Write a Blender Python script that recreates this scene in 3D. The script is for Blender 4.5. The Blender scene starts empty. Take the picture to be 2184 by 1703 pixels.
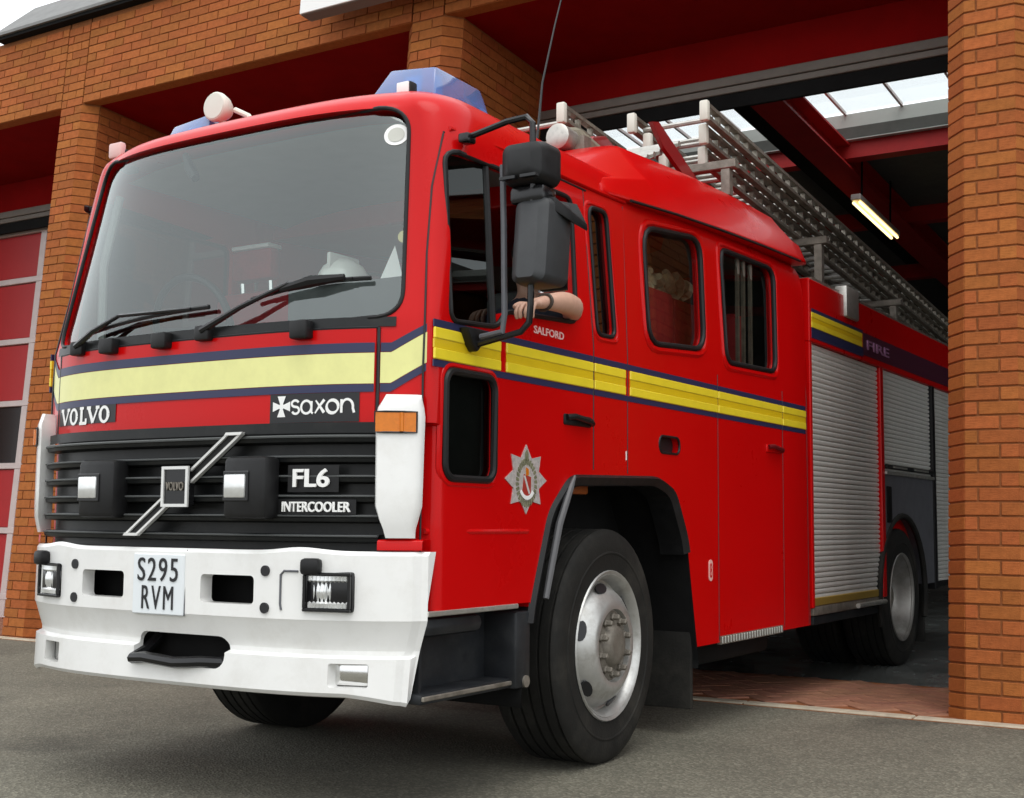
import bpy, bmesh, math, random
from mathutils import Matrix, Vector
random.seed(7)
sc = bpy.context.scene
col = sc.collection
R = math.radians
# ------------------------------------------------------------------ frames
# world: z up, x along the station front, y into the building, origin at the foot of the front wall
RT = Matrix(((0.99996630, 0.00709439, 0.00413046), (-0.00739351, 0.99695842, 0.07758385), (-0.00356748, -0.07761177, 0.99697727)))
OT = Vector((0, 3.62000525, 0))
M = Matrix.Translation(RT.transposed() @ (-OT)) @ RT.transposed().to_4x4()      # engine / forecourt frame -> world
_n = Vector(RT[2]).normalized()
_x = (Vector((1, 0, 0)) - _n * _n.x).normalized()
_y = _n.cross(_x)
G = Matrix((_x, _y, _n)).transposed().to_4x4()                                   # sloping ground frame -> world
# ------------------------------------------------------------------ camera
RC = Matrix(((0.84414567, 0.53350327, 0.05284274), (-0.04041381, 0.16161008, -0.98602683), (-0.53458846, 0.83021470, 0.15798335)))
cd = bpy.data.cameras.new('Camera'); cam = bpy.data.objects.new('Camera', cd); col.objects.link(cam)
cam.matrix_world = Matrix.Translation((3.51055754, -6.86365013, 0.46968675)) @ Matrix((RC[0], -Vector(RC[1]), -Vector(RC[2]))).transposed().to_4x4()
cd.sensor_width = 36; cd.lens = 2733.808 / 2184 * 36; cd.clip_end = 2000; cd.clip_start = .05
sc.camera = cam
# ------------------------------------------------------------------ sky, sun, exposure
SUN_EL, SUN_ROT = R(62), R(152)
w = bpy.data.worlds.new('World'); sc.world = w; w.use_nodes = True
nt = w.node_tree; bg = nt.nodes['Background']
sk = nt.nodes.new('ShaderNodeTexSky'); sk.sky_type = 'NISHITA'; sk.sun_disc = False
sk.sun_elevation = SUN_EL; sk.sun_rotation = SUN_ROT; sk.air_density = 1.0; sk.dust_density = 5.0; sk.ozone_density = 1.0
hs = nt.nodes.new('ShaderNodeHueSaturation'); hs.inputs['Saturation'].default_value = .16
oc = nt.nodes.new('ShaderNodeMix'); oc.data_type = 'RGBA'; oc.inputs['Factor'].default_value = .72      # even cloud deck over the clear-sky model
oc.inputs['B'].default_value = (12.6, 13.0, 13.4, 1)
nt.links.new(sk.outputs[0], hs.inputs['Color']); nt.links.new(hs.outputs[0], oc.inputs['A']); nt.links.new(oc.outputs['Result'], bg.inputs[0]); bg.inputs[1].default_value = .12
sd = bpy.data.lights.new('Sun', 'SUN'); sd.energy = .8; sd.angle = R(40); sd.color = (1, .97, .92)
sun = bpy.data.objects.new('Sun', sd); col.objects.link(sun)
sdir = Vector((math.sin(SUN_ROT) * math.cos(SUN_EL), math.cos(SUN_ROT) * math.cos(SUN_EL), math.sin(SUN_EL)))
sun.matrix_world = sdir.to_track_quat('Z', 'Y').to_matrix().to_4x4()
vs = sc.view_settings; vs.view_transform = 'Standard'; vs.look = 'None'; vs.exposure = .30; vs.gamma = 1; vs.use_curve_mapping = False
sc.cycles.max_bounces = 8; sc.cycles.transparent_max_bounces = 12; sc.cycles.use_denoising = True

# ------------------------------------------------------------------ materials
MATS = {}
def mat(name, c, rough=.5, metal=0., coat=0., var=0., vscale=8., bump=0., bscale=60., trans=0., ior=1.45, emit=None, rvar=0., brick=False, spec=.5, dirt=None):
    m = bpy.data.materials.new(name); m.use_nodes = True; n = m.node_tree; b = n.nodes['Principled BSDF']
    L = n.links.new
    b.inputs['Base Color'].default_value = (*c, 1); b.inputs['Roughness'].default_value = rough; b.inputs['Metallic'].default_value = metal
    b.inputs['Coat Weight'].default_value = coat; b.inputs['Coat Roughness'].default_value = .04; b.inputs['IOR'].default_value = ior
    b.inputs['Transmission Weight'].default_value = trans; b.inputs['Specular IOR Level'].default_value = spec
    if emit: b.inputs['Emission Color'].default_value = (*c, 1); b.inputs['Emission Strength'].default_value = emit
    tc = n.nodes.new('ShaderNodeTexCoord')
    src = None
    if var or brick or rvar or dirt:
        nz = n.nodes.new('ShaderNodeTexNoise'); nz.inputs['Scale'].default_value = vscale; nz.inputs['Detail'].default_value = 6; nz.inputs['Roughness'].default_value = .65
        L(tc.outputs['Object'], nz.inputs['Vector'])
        hv = n.nodes.new('ShaderNodeHueSaturation'); hv.inputs['Color'].default_value = (*c, 1)
        mr = n.nodes.new('ShaderNodeMapRange'); mr.inputs['From Min'].default_value = .3; mr.inputs['From Max'].default_value = .7
        mr.inputs['To Min'].default_value = 1 - var; mr.inputs['To Max'].default_value = 1 + var
        L(nz.outputs[0], mr.inputs['Value'])
        val = mr.outputs[0]
        if brick:
            ge = n.nodes.new('ShaderNodeNewGeometry'); oi = n.nodes.new('ShaderNodeObjectInfo')
            ad = n.nodes.new('ShaderNodeMath'); ad.operation = 'ADD'; L(ge.outputs['Random Per Island'], ad.inputs[0]); L(oi.outputs['Random'], ad.inputs[1])
            fr = n.nodes.new('ShaderNodeMath'); fr.operation = 'FRACT'; L(ad.outputs[0], fr.inputs[0])
            m2 = n.nodes.new('ShaderNodeMapRange'); m2.inputs['To Min'].default_value = .86; m2.inputs['To Max'].default_value = 1.12; L(fr.outputs[0], m2.inputs['Value'])
            mu = n.nodes.new('ShaderNodeMath'); mu.operation = 'MULTIPLY'; L(m2.outputs[0], mu.inputs[0]); L(val, mu.inputs[1]); val = mu.outputs[0]
            f2 = n.nodes.new('ShaderNodeMath'); f2.operation = 'MULTIPLY'; f2.inputs[1].default_value = 7.31; L(fr.outputs[0], f2.inputs[0])
            f3 = n.nodes.new('ShaderNodeMath'); f3.operation = 'FRACT'; L(f2.outputs[0], f3.inputs[0])
            m3 = n.nodes.new('ShaderNodeMapRange'); m3.inputs['To Min'].default_value = .494; m3.inputs['To Max'].default_value = .506; L(f3.outputs[0], m3.inputs['Value']); L(m3.outputs[0], hv.inputs['Hue'])
        L(val, hv.inputs['Value']); src = hv.outputs[0]
        if dirt:      # dirt = (colour, amount, scale): patchy film of grime
            n2 = n.nodes.new('ShaderNodeTexNoise'); n2.inputs['Scale'].default_value = dirt[2]; n2.inputs['Detail'].default_value = 8; n2.inputs['Roughness'].default_value = .7
            L(tc.outputs['Object'], n2.inputs['Vector'])
            mp = n.nodes.new('ShaderNodeMapRange'); mp.inputs['From Min'].default_value = .48; mp.inputs['From Max'].default_value = .75; mp.inputs['To Max'].default_value = dirt[1]
            L(n2.outputs[0], mp.inputs['Value'])
            mx = n.nodes.new('ShaderNodeMix'); mx.data_type = 'RGBA'; mx.inputs['B'].default_value = (*dirt[0], 1)
            L(mp.outputs[0], mx.inputs['Factor']); L(src, mx.inputs['A']); src = mx.outputs['Result']
        L(src, b.inputs['Base Color'])
        if rvar:
            m4 = n.nodes.new('ShaderNodeMapRange'); m4.inputs['From Min'].default_value = .3; m4.inputs['From Max'].default_value = .7
            m4.inputs['To Min'].default_value = max(.02, rough - rvar); m4.inputs['To Max'].default_value = rough + rvar; L(nz.outputs[0], m4.inputs['Value']); L(m4.outputs[0], b.inputs['Roughness'])
    if bump:
        nb = n.nodes.new('ShaderNodeTexNoise'); nb.inputs['Scale'].default_value = bscale; nb.inputs['Detail'].default_value = 4
        L(tc.outputs['Object'], nb.inputs['Vector'])
        bm_ = n.nodes.new('ShaderNodeBump'); bm_.inputs['Strength'].default_value = bump; bm_.inputs['Distance'].default_value = .01
        L(nb.outputs[0], bm_.inputs['Height']); L(bm_.outputs[0], b.inputs['Normal'])
    MATS[name] = m; return m
RED = mat('red_paint', (.52, .0015, .002), .30, coat=.14, spec=.18, var=.03, vscale=2, rvar=.04)
WHITE = mat('white_paint', (.80, .80, .78), .3, coat=.5, var=.03, vscale=4, dirt=((.45, .42, .36), .25, 6))
YEL = mat('yellow_band', (.74, .73, .30), .35, var=.05, vscale=14)
YEL2 = mat('yellow_side_band', (.84, .66, .03), .3, coat=.3, var=.05, vscale=10)
GOLD = mat('gold_groove', (.72, .50, .01), .35, coat=.3, var=.05)
NAVY = mat('navy_line', (.022, .025, .075), .4)
BLK = mat('black_plastic', (.009, .009, .0095), .45, spec=.35, var=.2, vscale=20, rvar=.1)
BLK2 = mat('black_gloss', (.01, .01, .011), .22)
GRILL = mat('grille_plastic', (.008, .009, .0095), .38, spec=.35, var=.15, vscale=12, dirt=((.03, .029, .026), .5, 9))
LIP = mat('lit_grille_lip', (.075, .08, .08), .45)  # lighter grey paints the light caught on each slat's top edge
RUB = mat('tyre_rubber', (.013, .0125, .011), .75, spec=.3, var=.25, vscale=9, bump=.15, bscale=90, dirt=((.05, .046, .038), .6, 4))
STEEL = mat('wheel_silver', (.52, .52, .50), .36, metal=.65, var=.12, vscale=10, dirt=((.15, .12, .085), .6, 9))
HUBM = mat('hub_grimy', (.20, .18, .15), .55, metal=.4, var=.25, vscale=25, dirt=((.06, .05, .04), .7, 14))
ALU = mat('aluminium', (.55, .54, .50), .42, metal=.8, var=.25, vscale=24, dirt=((.16, .13, .09), .5, 12))
ALUD = mat('aluminium_dull', (.26, .235, .20), .5, metal=.6, var=.3, vscale=18, dirt=((.09, .07, .05), .6, 10))
SHUT = mat('shutter_aluminium', (.86, .86, .82), .36, metal=.35, var=.05, vscale=20)
CHROME = mat('chrome', (.75, .75, .74), .12, metal=1.)
AMB = mat('amber_lens', (.62, .17, .003), .3, coat=.2, var=.1, vscale=60)
BLUE = mat('blue_lens', (.22, .40, .85), .06, coat=.9, trans=.6)
BLUEC = mat('blue_core', (.45, .62, .95), .2)
LENS = mat('lamp_glass', (.78, .79, .78), .16, metal=.6, var=.12, vscale=18)
IVORY = mat('ivory_plastic', (.68, .66, .58), .4)
SILV = mat('silver_mark', (.72, .72, .70), .35, metal=.3)
LETW = mat('white_letter', (.82, .82, .80), .4)
LETB = mat('black_letter', (.012, .012, .014), .4)
PLATE = mat('plate_white', (.74, .78, .80), .35)
INTD = mat('cab_trim', (.05, .055, .055), .7, var=.2, vscale=15)
INTG = mat('dash_grey', (.24, .26, .25), .6, var=.15, vscale=8)
SEATR = mat('red_seat', (.30, .01, .015), .7, var=.25, vscale=12, bump=.3, bscale=25)
CREAM = mat('cream_canvas', (.50, .46, .32), .75, var=.3, vscale=30)
SKIN = mat('skin', (.56, .33, .24), .5, var=.08, vscale=25)
SHIRT = mat('dark_shirt', (.02, .025, .04), .8, var=.2)
HAIR = mat('dark_hair', (.02, .014, .01), .7)
STEPM = mat('step_metal', (.016, .018, .021), .45, metal=.2, var=.3, vscale=14, dirt=((.05, .05, .048), .5, 10))
CHAS = mat('chassis_black', (.006, .006, .006), .8, spec=.2, var=.3)
GUARD = mat('grey_guard', (.10, .103, .115), .5, var=.15, vscale=10)
CREST = mat('crest_silver', (.55, .50, .48), .4, metal=.3, var=.25, vscale=60)
CRESTG = mat('crest_green', (.17, .17, .10), .5, var=.4, vscale=90)
CRESTR = mat('crest_red', (.35, .03, .02), .5)
BRICK = mat('brick', (.335, .104, .028), .85, spec=.2, var=.18, vscale=26, bump=.35, bscale=120, brick=True)
MORT = mat('mortar', (.235, .080, .024), .95, var=.2, vscale=40)
SOFF = mat('red_soffit', (.22, .001, .001), .85, spec=.15, var=.12, vscale=3)
DOORR = mat('red_door', (.36, .012, .016), .4, coat=.4, var=.05, vscale=5)
RAILM = mat('door_rail', (.55, .47, .45), .45, metal=.2, var=.06)
HEADM = mat('header_grey', (.17, .15, .13), .5, metal=.2, var=.1)
ROOFM = mat('roof_grey', (.17, .17, .165), .6, var=.15, vscale=7)
SIGN = mat('sign_white', (.78, .78, .76), .35)
SIGND = mat('sign_edge', (.20, .19, .17), .6)
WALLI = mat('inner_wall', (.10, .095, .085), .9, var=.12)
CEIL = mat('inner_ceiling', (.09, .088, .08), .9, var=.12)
WELL = mat('rooflight_upstand', (.46, .47, .44), .8, var=.04)
BEAMR = mat('red_beam', (.42, .012, .012), .6, var=.1)
TUBEM = mat('lit_tube', (1., .78, .34), .4, emit=2.2)
FLOORM = mat('bay_floor', (.13, .14, .135), .18, var=.25, vscale=2.5, rvar=.15, dirt=((.05, .05, .045), .5, 3))
KERB = mat('kerb_stone', (.42, .37, .28), .85, var=.2, vscale=14, bump=.2)
PAVE = mat('paver', (.27, .125, .075), .85, var=.2, vscale=18, bump=.25, bscale=80, brick=True)

def asphalt():
    m = bpy.data.materials.new('asphalt'); m.use_nodes = True; n = m.node_tree; b = n.nodes['Principled BSDF']; L = n.links.new
    tc = n.nodes.new('ShaderNodeTexCoord')
    vo = n.nodes.new('ShaderNodeTexVoronoi'); vo.inputs['Scale'].default_value = 95; L(tc.outputs['Object'], vo.inputs['Vector'])
    n1 = n.nodes.new('ShaderNodeTexNoise'); n1.inputs['Scale'].default_value = 1.1; n1.inputs['Detail'].default_value = 8; n1.inputs['Roughness'].default_value = .6; L(tc.outputs['Object'], n1.inputs['Vector'])
    n2 = n.nodes.new('ShaderNodeTexNoise'); n2.inputs['Scale'].default_value = 38; n2.inputs['Detail'].default_value = 5; n2.inputs['Roughness'].default_value = .8; L(tc.outputs['Object'], n2.inputs['Vector'])
    r1 = n.nodes.new('ShaderNodeValToRGB'); e = r1.color_ramp.elements
    e[0].position = .05; e[0].color = (.078, .074, .055, 1); e[1].position = .95; e[1].color = (.28, .265, .205, 1)
    ne = e.new(.55); ne.color = (.128, .120, .090, 1)
    sp = n.nodes.new('ShaderNodeSeparateColor'); L(vo.outputs['Color'], sp.inputs[0])
    mm = n.nodes.new('ShaderNodeMix'); mm.data_type = 'FLOAT'; mm.inputs['Factor'].default_value = .5
    L(sp.outputs[0], mm.inputs['A']); L(n2.outputs[0], mm.inputs['B']); L(mm.outputs[0], r1.inputs[0])
    mr = n.nodes.new('ShaderNodeMapRange'); mr.inputs['From Min'].default_value = .3; mr.inputs['From Max'].default_value = .7; mr.inputs['To Min'].default_value = .78; mr.inputs['To Max'].default_value = 1.22; L(n1.outputs[0], mr.inputs['Value'])
    hv = n.nodes.new('ShaderNodeHueSaturation'); L(r1.outputs[0], hv.inputs['Color']); L(hv.outputs[0], b.inputs['Base Color'])
    n3 = n.nodes.new('ShaderNodeTexNoise'); n3.inputs['Scale'].default_value = .9; n3.inputs['Detail'].default_value = 5; n3.inputs['Distortion'].default_value = .6; L(tc.outputs['Object'], n3.inputs['Vector'])
    m5 = n.nodes.new('ShaderNodeMapRange'); m5.inputs['From Min'].default_value = .60; m5.inputs['From Max'].default_value = .70; m5.inputs['To Min'].default_value = 1.; m5.inputs['To Max'].default_value = .62; L(n3.outputs[0], m5.inputs['Value'])
    mu = n.nodes.new('ShaderNodeMath'); mu.operation = 'MULTIPLY'; L(mr.outputs[0], mu.inputs[0]); L(m5.outputs[0], mu.inputs[1]); L(mu.outputs[0], hv.inputs['Value'])
    bp = n.nodes.new('ShaderNodeBump'); bp.inputs['Strength'].default_value = .7; bp.inputs['Distance'].default_value = .006; L(vo.outputs['Distance'], bp.inputs['Height']); L(bp.outputs[0], b.inputs['Normal'])
    b.inputs['Roughness'].default_value = .85
    return m
ASPH = asphalt()
def glass(name, tint, refl, rough=.0):
    m = bpy.data.materials.new(name); m.use_nodes = True; n = m.node_tree; n.nodes.clear(); L = n.links.new
    o = n.nodes.new('ShaderNodeOutputMaterial'); mx = n.nodes.new('ShaderNodeMixShader'); t = n.nodes.new('ShaderNodeBsdfTransparent'); g = n.nodes.new('ShaderNodeBsdfGlossy')
    t.inputs[0].default_value = (*tint, 1); g.inputs['Roughness'].default_value = rough; g.inputs[0].default_value = (.90, .97, .96, 1)
    lw = n.nodes.new('ShaderNodeLayerWeight'); lw.inputs['Blend'].default_value = .5      # Schlick reflectance, same from both sides of the pane
    pw = n.nodes.new('ShaderNodeMath'); pw.operation = 'POWER'; pw.inputs[1].default_value = 4.; L(lw.outputs['Facing'], pw.inputs[0])
    f = n.nodes.new('ShaderNodeMapRange'); f.inputs['To Min'].default_value = refl; f.inputs['To Max'].default_value = 1.; L(pw.outputs[0], f.inputs['Value'])
    L(f.outputs[0], mx.inputs[0]); L(t.outputs[0], mx.inputs[1]); L(g.outputs[0], mx.inputs[2]); L(mx.outputs[0], o.inputs[0])
    return m
WGLASS = glass('windscreen_glass', (.84, .89, .87), .12)
SGLASS = glass('side_glass', (.66, .68, .64), .035)
DGLASS = glass('darkened_glass', (.12, .125, .12), .035)  # side glass again, with the gloom of the cab put into its tint
SKYGL = glass('rooflight_glass', (.92, .94, .94), .04)

# ------------------------------------------------------------------ mesh helpers
class MB:
    def __init__(s): s.v = []; s.f = []; s.mi = []
    def add(s, vs, fs, m=0):
        k = len(s.v); s.v += [tuple(p) for p in vs]; s.f += [tuple(i + k for i in f) for f in fs]; s.mi += [m] * len(fs); return s
    def box(s, x0, x1, y0, y1, z0, z1, m=0, T=None):
        vs = [Vector((x, y, z)) for z in (z0, z1) for y in (y0, y1) for x in (x0, x1)]
        if T is not None: vs = [T @ v for v in vs]
        return s.add(vs, [(0, 2, 3, 1), (4, 5, 7, 6), (0, 1, 5, 4), (2, 6, 7, 3), (0, 4, 6, 2), (1, 3, 7, 5)], m)
    def prism(s, poly, a, b, axis='x', m=0):
        # poly: 2d points; axis x -> (y,z), y -> (x,z), z -> (x,y)
        def P(p, t): return (t, p[0], p[1]) if axis == 'x' else ((p[0], t, p[1]) if axis == 'y' else (p[0], p[1], t))
        n = len(poly)
        vs = [P(p, a) for p in poly] + [P(p, b) for p in poly]
        fs = [tuple(range(n))[::-1], tuple(range(n, 2 * n))] + [(i, (i + 1) % n, n + (i + 1) % n, n + i) for i in range(n)]
        return s.add(vs, fs, m)
    def tube(s, path, r, seg=8, m=0, closed=False):
        path = [Vector(p) for p in path]; n = len(path); rs = r if isinstance(r, (list, tuple)) else [r] * n
        vs = []; up = Vector((0, 0, 1)); prev = None
        for i, p in enumerate(path):
            a = path[(i - 1) % n] if (closed or i > 0) else p; b = path[(i + 1) % n] if (closed or i < n - 1) else p
            t = (b - a).normalized()
            if prev is None:
                prev = t.orthogonal().normalized()
            u = (prev - t * prev.dot(t)); u = u.normalized() if u.length > 1e-6 else t.orthogonal().normalized(); prev = u
            v = t.cross(u)
            for k in range(seg):
                an = 2 * math.pi * k / seg; vs.append(p + (u * math.cos(an) + v * math.sin(an)) * rs[i])
        fs = []
        for i in range(n if closed else n - 1):
            j = (i + 1) % n
            for k in range(seg): fs.append((i * seg + k, i * seg + (k + 1) % seg, j * seg + (k + 1) % seg, j * seg + k))
        if not closed: fs += [tuple(range(seg))[::-1], tuple((n - 1) * seg + k for k in range(seg))]
        return s.add(vs, fs, m)
    def lathe(s, prof, c, seg=32, axis='x', m=0, sx=1, caps=True):
        # prof: list of (along, radius) ; axis x
        vs = []; n = len(prof)
        for a, r in prof:
            for k in range(seg):
                an = 2 * math.pi * k / seg
                if axis == 'x': vs.append((c[0] + a * sx, c[1] + r * math.cos(an), c[2] + r * math.sin(an)))
                elif axis == 'y': vs.append((c[0] + r * math.cos(an), c[1] + a * sx, c[2] + r * math.sin(an)))
                else: vs.append((c[0] + r * math.cos(an), c[1] + r * math.sin(an), c[2] + a * sx))
        fs = [(i * seg + k, i * seg + (k + 1) % seg, (i + 1) * seg + (k + 1) % seg, (i + 1) * seg + k) for i in range(n - 1) for k in range(seg)]
        if caps: fs += [tuple(range(seg))[::-1], tuple((n - 1) * seg + k for k in range(seg))]
        return s.add(vs, fs, m)
    def grid(s, fn, us, vs_, m=0):
        k = len(vs_); P = [fn(u, v) for u in us for v in vs_]
        return s.add(P, [(i * k + j, (i + 1) * k + j, (i + 1) * k + j + 1, i * k + j + 1) for i in range(len(us) - 1) for j in range(k - 1)], m)
    def mesh(s, name, mats, bevel=0., seg=2, smooth=35, fix=True):
        me = bpy.data.meshes.new(name); me.from_pydata(s.v, [], s.f)
        for mt in (mats if isinstance(mats, (list, tuple)) else [mats]): me.materials.append(mt)
        if isinstance(mats, (list, tuple)): me.polygons.foreach_set('material_index', s.mi)
        if bevel or fix:
            bm = bmesh.new(); bm.from_mesh(me)
            if fix: bmesh.ops.recalc_face_normals(bm, faces=bm.faces)
            if bevel:
                es = [e for e in bm.edges if len(e.link_faces) == 2 and e.calc_face_angle(0) > R(28)]
                bmesh.ops.bevel(bm, geom=es, offset=bevel, segments=seg, profile=.5, affect='EDGES', clamp_overlap=True)
            bm.to_mesh(me); bm.free()
        if smooth:
            me.polygons.foreach_set('use_smooth', [True] * len(me.polygons)); me.set_sharp_from_angle(angle=R(smooth))
        return me
    def build(s, name, mats, parent=None, **k):
        return put(name, s.mesh(name, mats, **k), parent)
def put(name, me, parent=None, T=None):
    o = bpy.data.objects.new(name, me); col.objects.link(o)
    if parent is not None: o.parent = parent
    if T is not None: o.matrix_local = T
    return o
def tag(o, label=None, cat=None, group=None, kind=None):
    for k, v in (('label', label), ('category', cat), ('group', group), ('kind', kind)):
        if v: o[k] = v
    return o
def thing(name, T, label, cat, group=None):
    o = bpy.data.objects.new(name, None); col.objects.link(o); o.matrix_world = T; o.empty_display_size = .2
    return tag(o, label, cat, group)
def rrect(x0, x1, z0, z1, r, n=5):
    out = []
    for cx, cz, a0 in ((x1 - r, z1 - r, 0), (x0 + r, z1 - r, 90), (x0 + r, z0 + r, 180), (x1 - r, z0 + r, 270)):
        for i in range(n + 1): a = R(a0 + 90 * i / n); out.append((cx + r * math.cos(a), cz + r * math.sin(a)))
    return out
def rpoly(pts, r, n=4):
    out = []; k = len(pts)
    for i in range(k):
        p = Vector(pts[i]); a = Vector(pts[i - 1]) - p; b = Vector(pts[(i + 1) % k]) - p
        rr = min(r, a.length * .45, b.length * .45); A = p + a.normalized() * rr; Bq = p + b.normalized() * rr
        for j in range(n + 1):
            t = j / n; q = A * (1 - t) ** 2 + p * 2 * t * (1 - t) + Bq * t * t; out.append((q.x, q.y))
    return out
def lerp(z, tab):
    if z <= tab[0][0]: return tab[0][1]
    for (a, va), (b, vb) in zip(tab, tab[1:]):
        if z <= b: return va + (vb - va) * (z - a) / (b - a)
    return tab[-1][1]
_dg = [None]
def evalmesh(o):
    dg = bpy.context.evaluated_depsgraph_get(); return bpy.data.meshes.new_from_object(o.evaluated_get(dg))
def boolean(me, cutters):
    o = bpy.data.objects.new('tmp', me); col.objects.link(o); ks = []
    for cm in cutters:
        k = bpy.data.objects.new('cut', cm); col.objects.link(k); ks.append(k)
        md = o.modifiers.new('b', 'BOOLEAN'); md.operation = 'DIFFERENCE'; md.object = k; md.solver = 'EXACT'
    r = evalmesh(o)
    for q in [o] + ks: bpy.data.objects.remove(q)
    bm = bmesh.new(); bm.from_mesh(r); bmesh.ops.remove_doubles(bm, verts=bm.verts, dist=2e-4); bmesh.ops.dissolve_degenerate(bm, edges=bm.edges, dist=1e-4)
    bmesh.ops.connect_verts_concave(bm, faces=bm.faces); bmesh.ops.recalc_face_normals(bm, faces=bm.faces); bm.to_mesh(r); bm.free()
    return r
def finish(me, smooth=35):
    me.polygons.foreach_set('use_smooth', [True] * len(me.polygons)); me.set_sharp_from_angle(angle=R(smooth)); return me
def text_mesh(s, w=None, h=1., ext=.003, bold=0., align='LEFT', space=1.):
    cu = bpy.data.curves.new('t', 'FONT'); cu.body = s; cu.extrude = ext; cu.offset = bold; cu.align_x = align; cu.resolution_u = 4; cu.space_character = space
    o = bpy.data.objects.new('t', cu); col.objects.link(o); me = evalmesh(o); bpy.data.objects.remove(o)
    xs = [v.co.x for v in me.vertices]; ys = [v.co.y for v in me.vertices]
    x0, x1, y0, y1 = min(xs), max(xs), min(ys), max(ys)
    for v in me.vertices:
        v.co.x = (v.co.x - x0) / (x1 - x0) * (w or (x1 - x0)); v.co.y = (v.co.y - y0) / (y1 - y0) * h
    return me
def warp(me, fn, m):
    for v in me.vertices: v.co = fn(*v.co)
    me.materials.clear(); me.materials.append(m)
    bm = bmesh.new(); bm.from_mesh(me); bmesh.ops.recalc_face_normals(bm, faces=bm.faces); bm.to_mesh(me); bm.free()
    return me
# ------------------------------------------------------------------ ground
def ground(name, mb, m, label, **k):
    o = mb.build(name, m, None, smooth=None, **k); o.matrix_world = G; return tag(o, label, kind='structure')
ground('forecourt', MB().add([(-200, -220, 0), (200, -220, 0), (200, 60, 0), (-200, 60, 0)], [(0, 1, 2, 3)]), ASPH, 'grey asphalt forecourt sloping down from the station')
ground('bay_floor', MB().add([(-14, 1.28, .005), (8, 1.28, .005), (8, 13, .005), (-14, 13, .005)], [(0, 1, 2, 3)]), FLOORM, 'dark concrete floor inside the engine bay')
kb = ground('kerb', MB().box(-16, 12, -.105, -.004, -.1, .003), MORT, 'pale stone edging strip along the foot of the station')
me = MB().box(-.455, .455, -.045, .045, -.05, .012).mesh('kerb_stone', KERB, bevel=.006, seg=1, smooth=None)
for i in range(-16, 9): put('kerb_stone', me, kb, Matrix.Translation((i * .918 + .3, -.055, random.uniform(-.002, .001))))
pv = ground('threshold_paving', MB().box(-14, 8, 0, 1.28, -.1, .004), MORT, 'strip of red brick paving across the bay entrances')
pm = MB().box(-.097, .097, -.047, .047, -.03, .012).mesh('paver', PAVE, bevel=.004, seg=1, smooth=None)
big = MB(); npv = 0
for i in range(-130, 150):                                  # herringbone laid at 45 degrees
    for j in range(-130, 150):
        k_ = (i - j) % 4
        if k_ not in (0, 3): continue
        cx, cy = ((i + 1) * .1, (j + .5) * .1) if k_ == 0 else ((i + .5) * .1, (j + 1) * .1)
        px = (cx - cy) * .7071; py = (cx + cy) * .7071
        if not (.07 < py < 1.21 and -12 < px < 7): continue
        T = Matrix.Translation((px, py, random.uniform(-.0015, .0015))) @ Matrix.Rotation(R(45 + (0 if k_ == 0 else 90)), 4, 'Z')
        if -.6 < px < 1.75 and npv < 290: put('paver', pm, pv, T); npv += 1
        else: big.box(-.097, .097, -.047, .047, -.03, .012, T=T)
tag(big.build('paving_rest', PAVE, pv, smooth=None), kind='stuff')

# ------------------------------------------------------------------ fire station
fs = thing('fire_station', Matrix(), 'orange brick fire station with red soffits and open engine bay', 'building')
PX = [1.915, -1.935, -5.798, -9.66]; FW, CH, DEP = .27, .11, 1.2
ZL, ZT = 4.586, 5.37; C_H = .075
COUR = .065
def brickbox(mb, o, u, n, L_, z, d=.05, jit=.0015):
    # o: corner point (x,y) on the face, u: unit dir along the wall, n: outward normal
    o = Vector(o); u = Vector(u); n = Vector(n) ; j = random.uniform(-jit, jit)
    a = o + n * j; b = a + u * L_; c = b - n * d; e = a - n * d
    vs = [(p.x, p.y, zz) for zz in (z, z + COUR) for p in (a, b, c, e)]
    mb.add(vs, [(0, 1, 5, 4), (1, 2, 6, 5), (2, 3, 7, 6), (3, 0, 4, 7), (4, 5, 6, 7), (3, 2, 1, 0)])
def run(mb, o, u, n, length, z0, z1, bl=.215, shift=0):
    z = z0; r = shift
    while z + COUR <= z1 + .001:
        t = -(bl + .01) / 2 if r % 2 else 0
        while t < length - .012:
            a = max(t, 0); b = min(t + bl, length)
            if b - a > .02: brickbox(mb, Vector(o) + Vector(u) * a, u, n, b - a, z)
            t += bl + .01
        z += C_H; r += 1
S2 = math.sqrt(.5)
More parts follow.
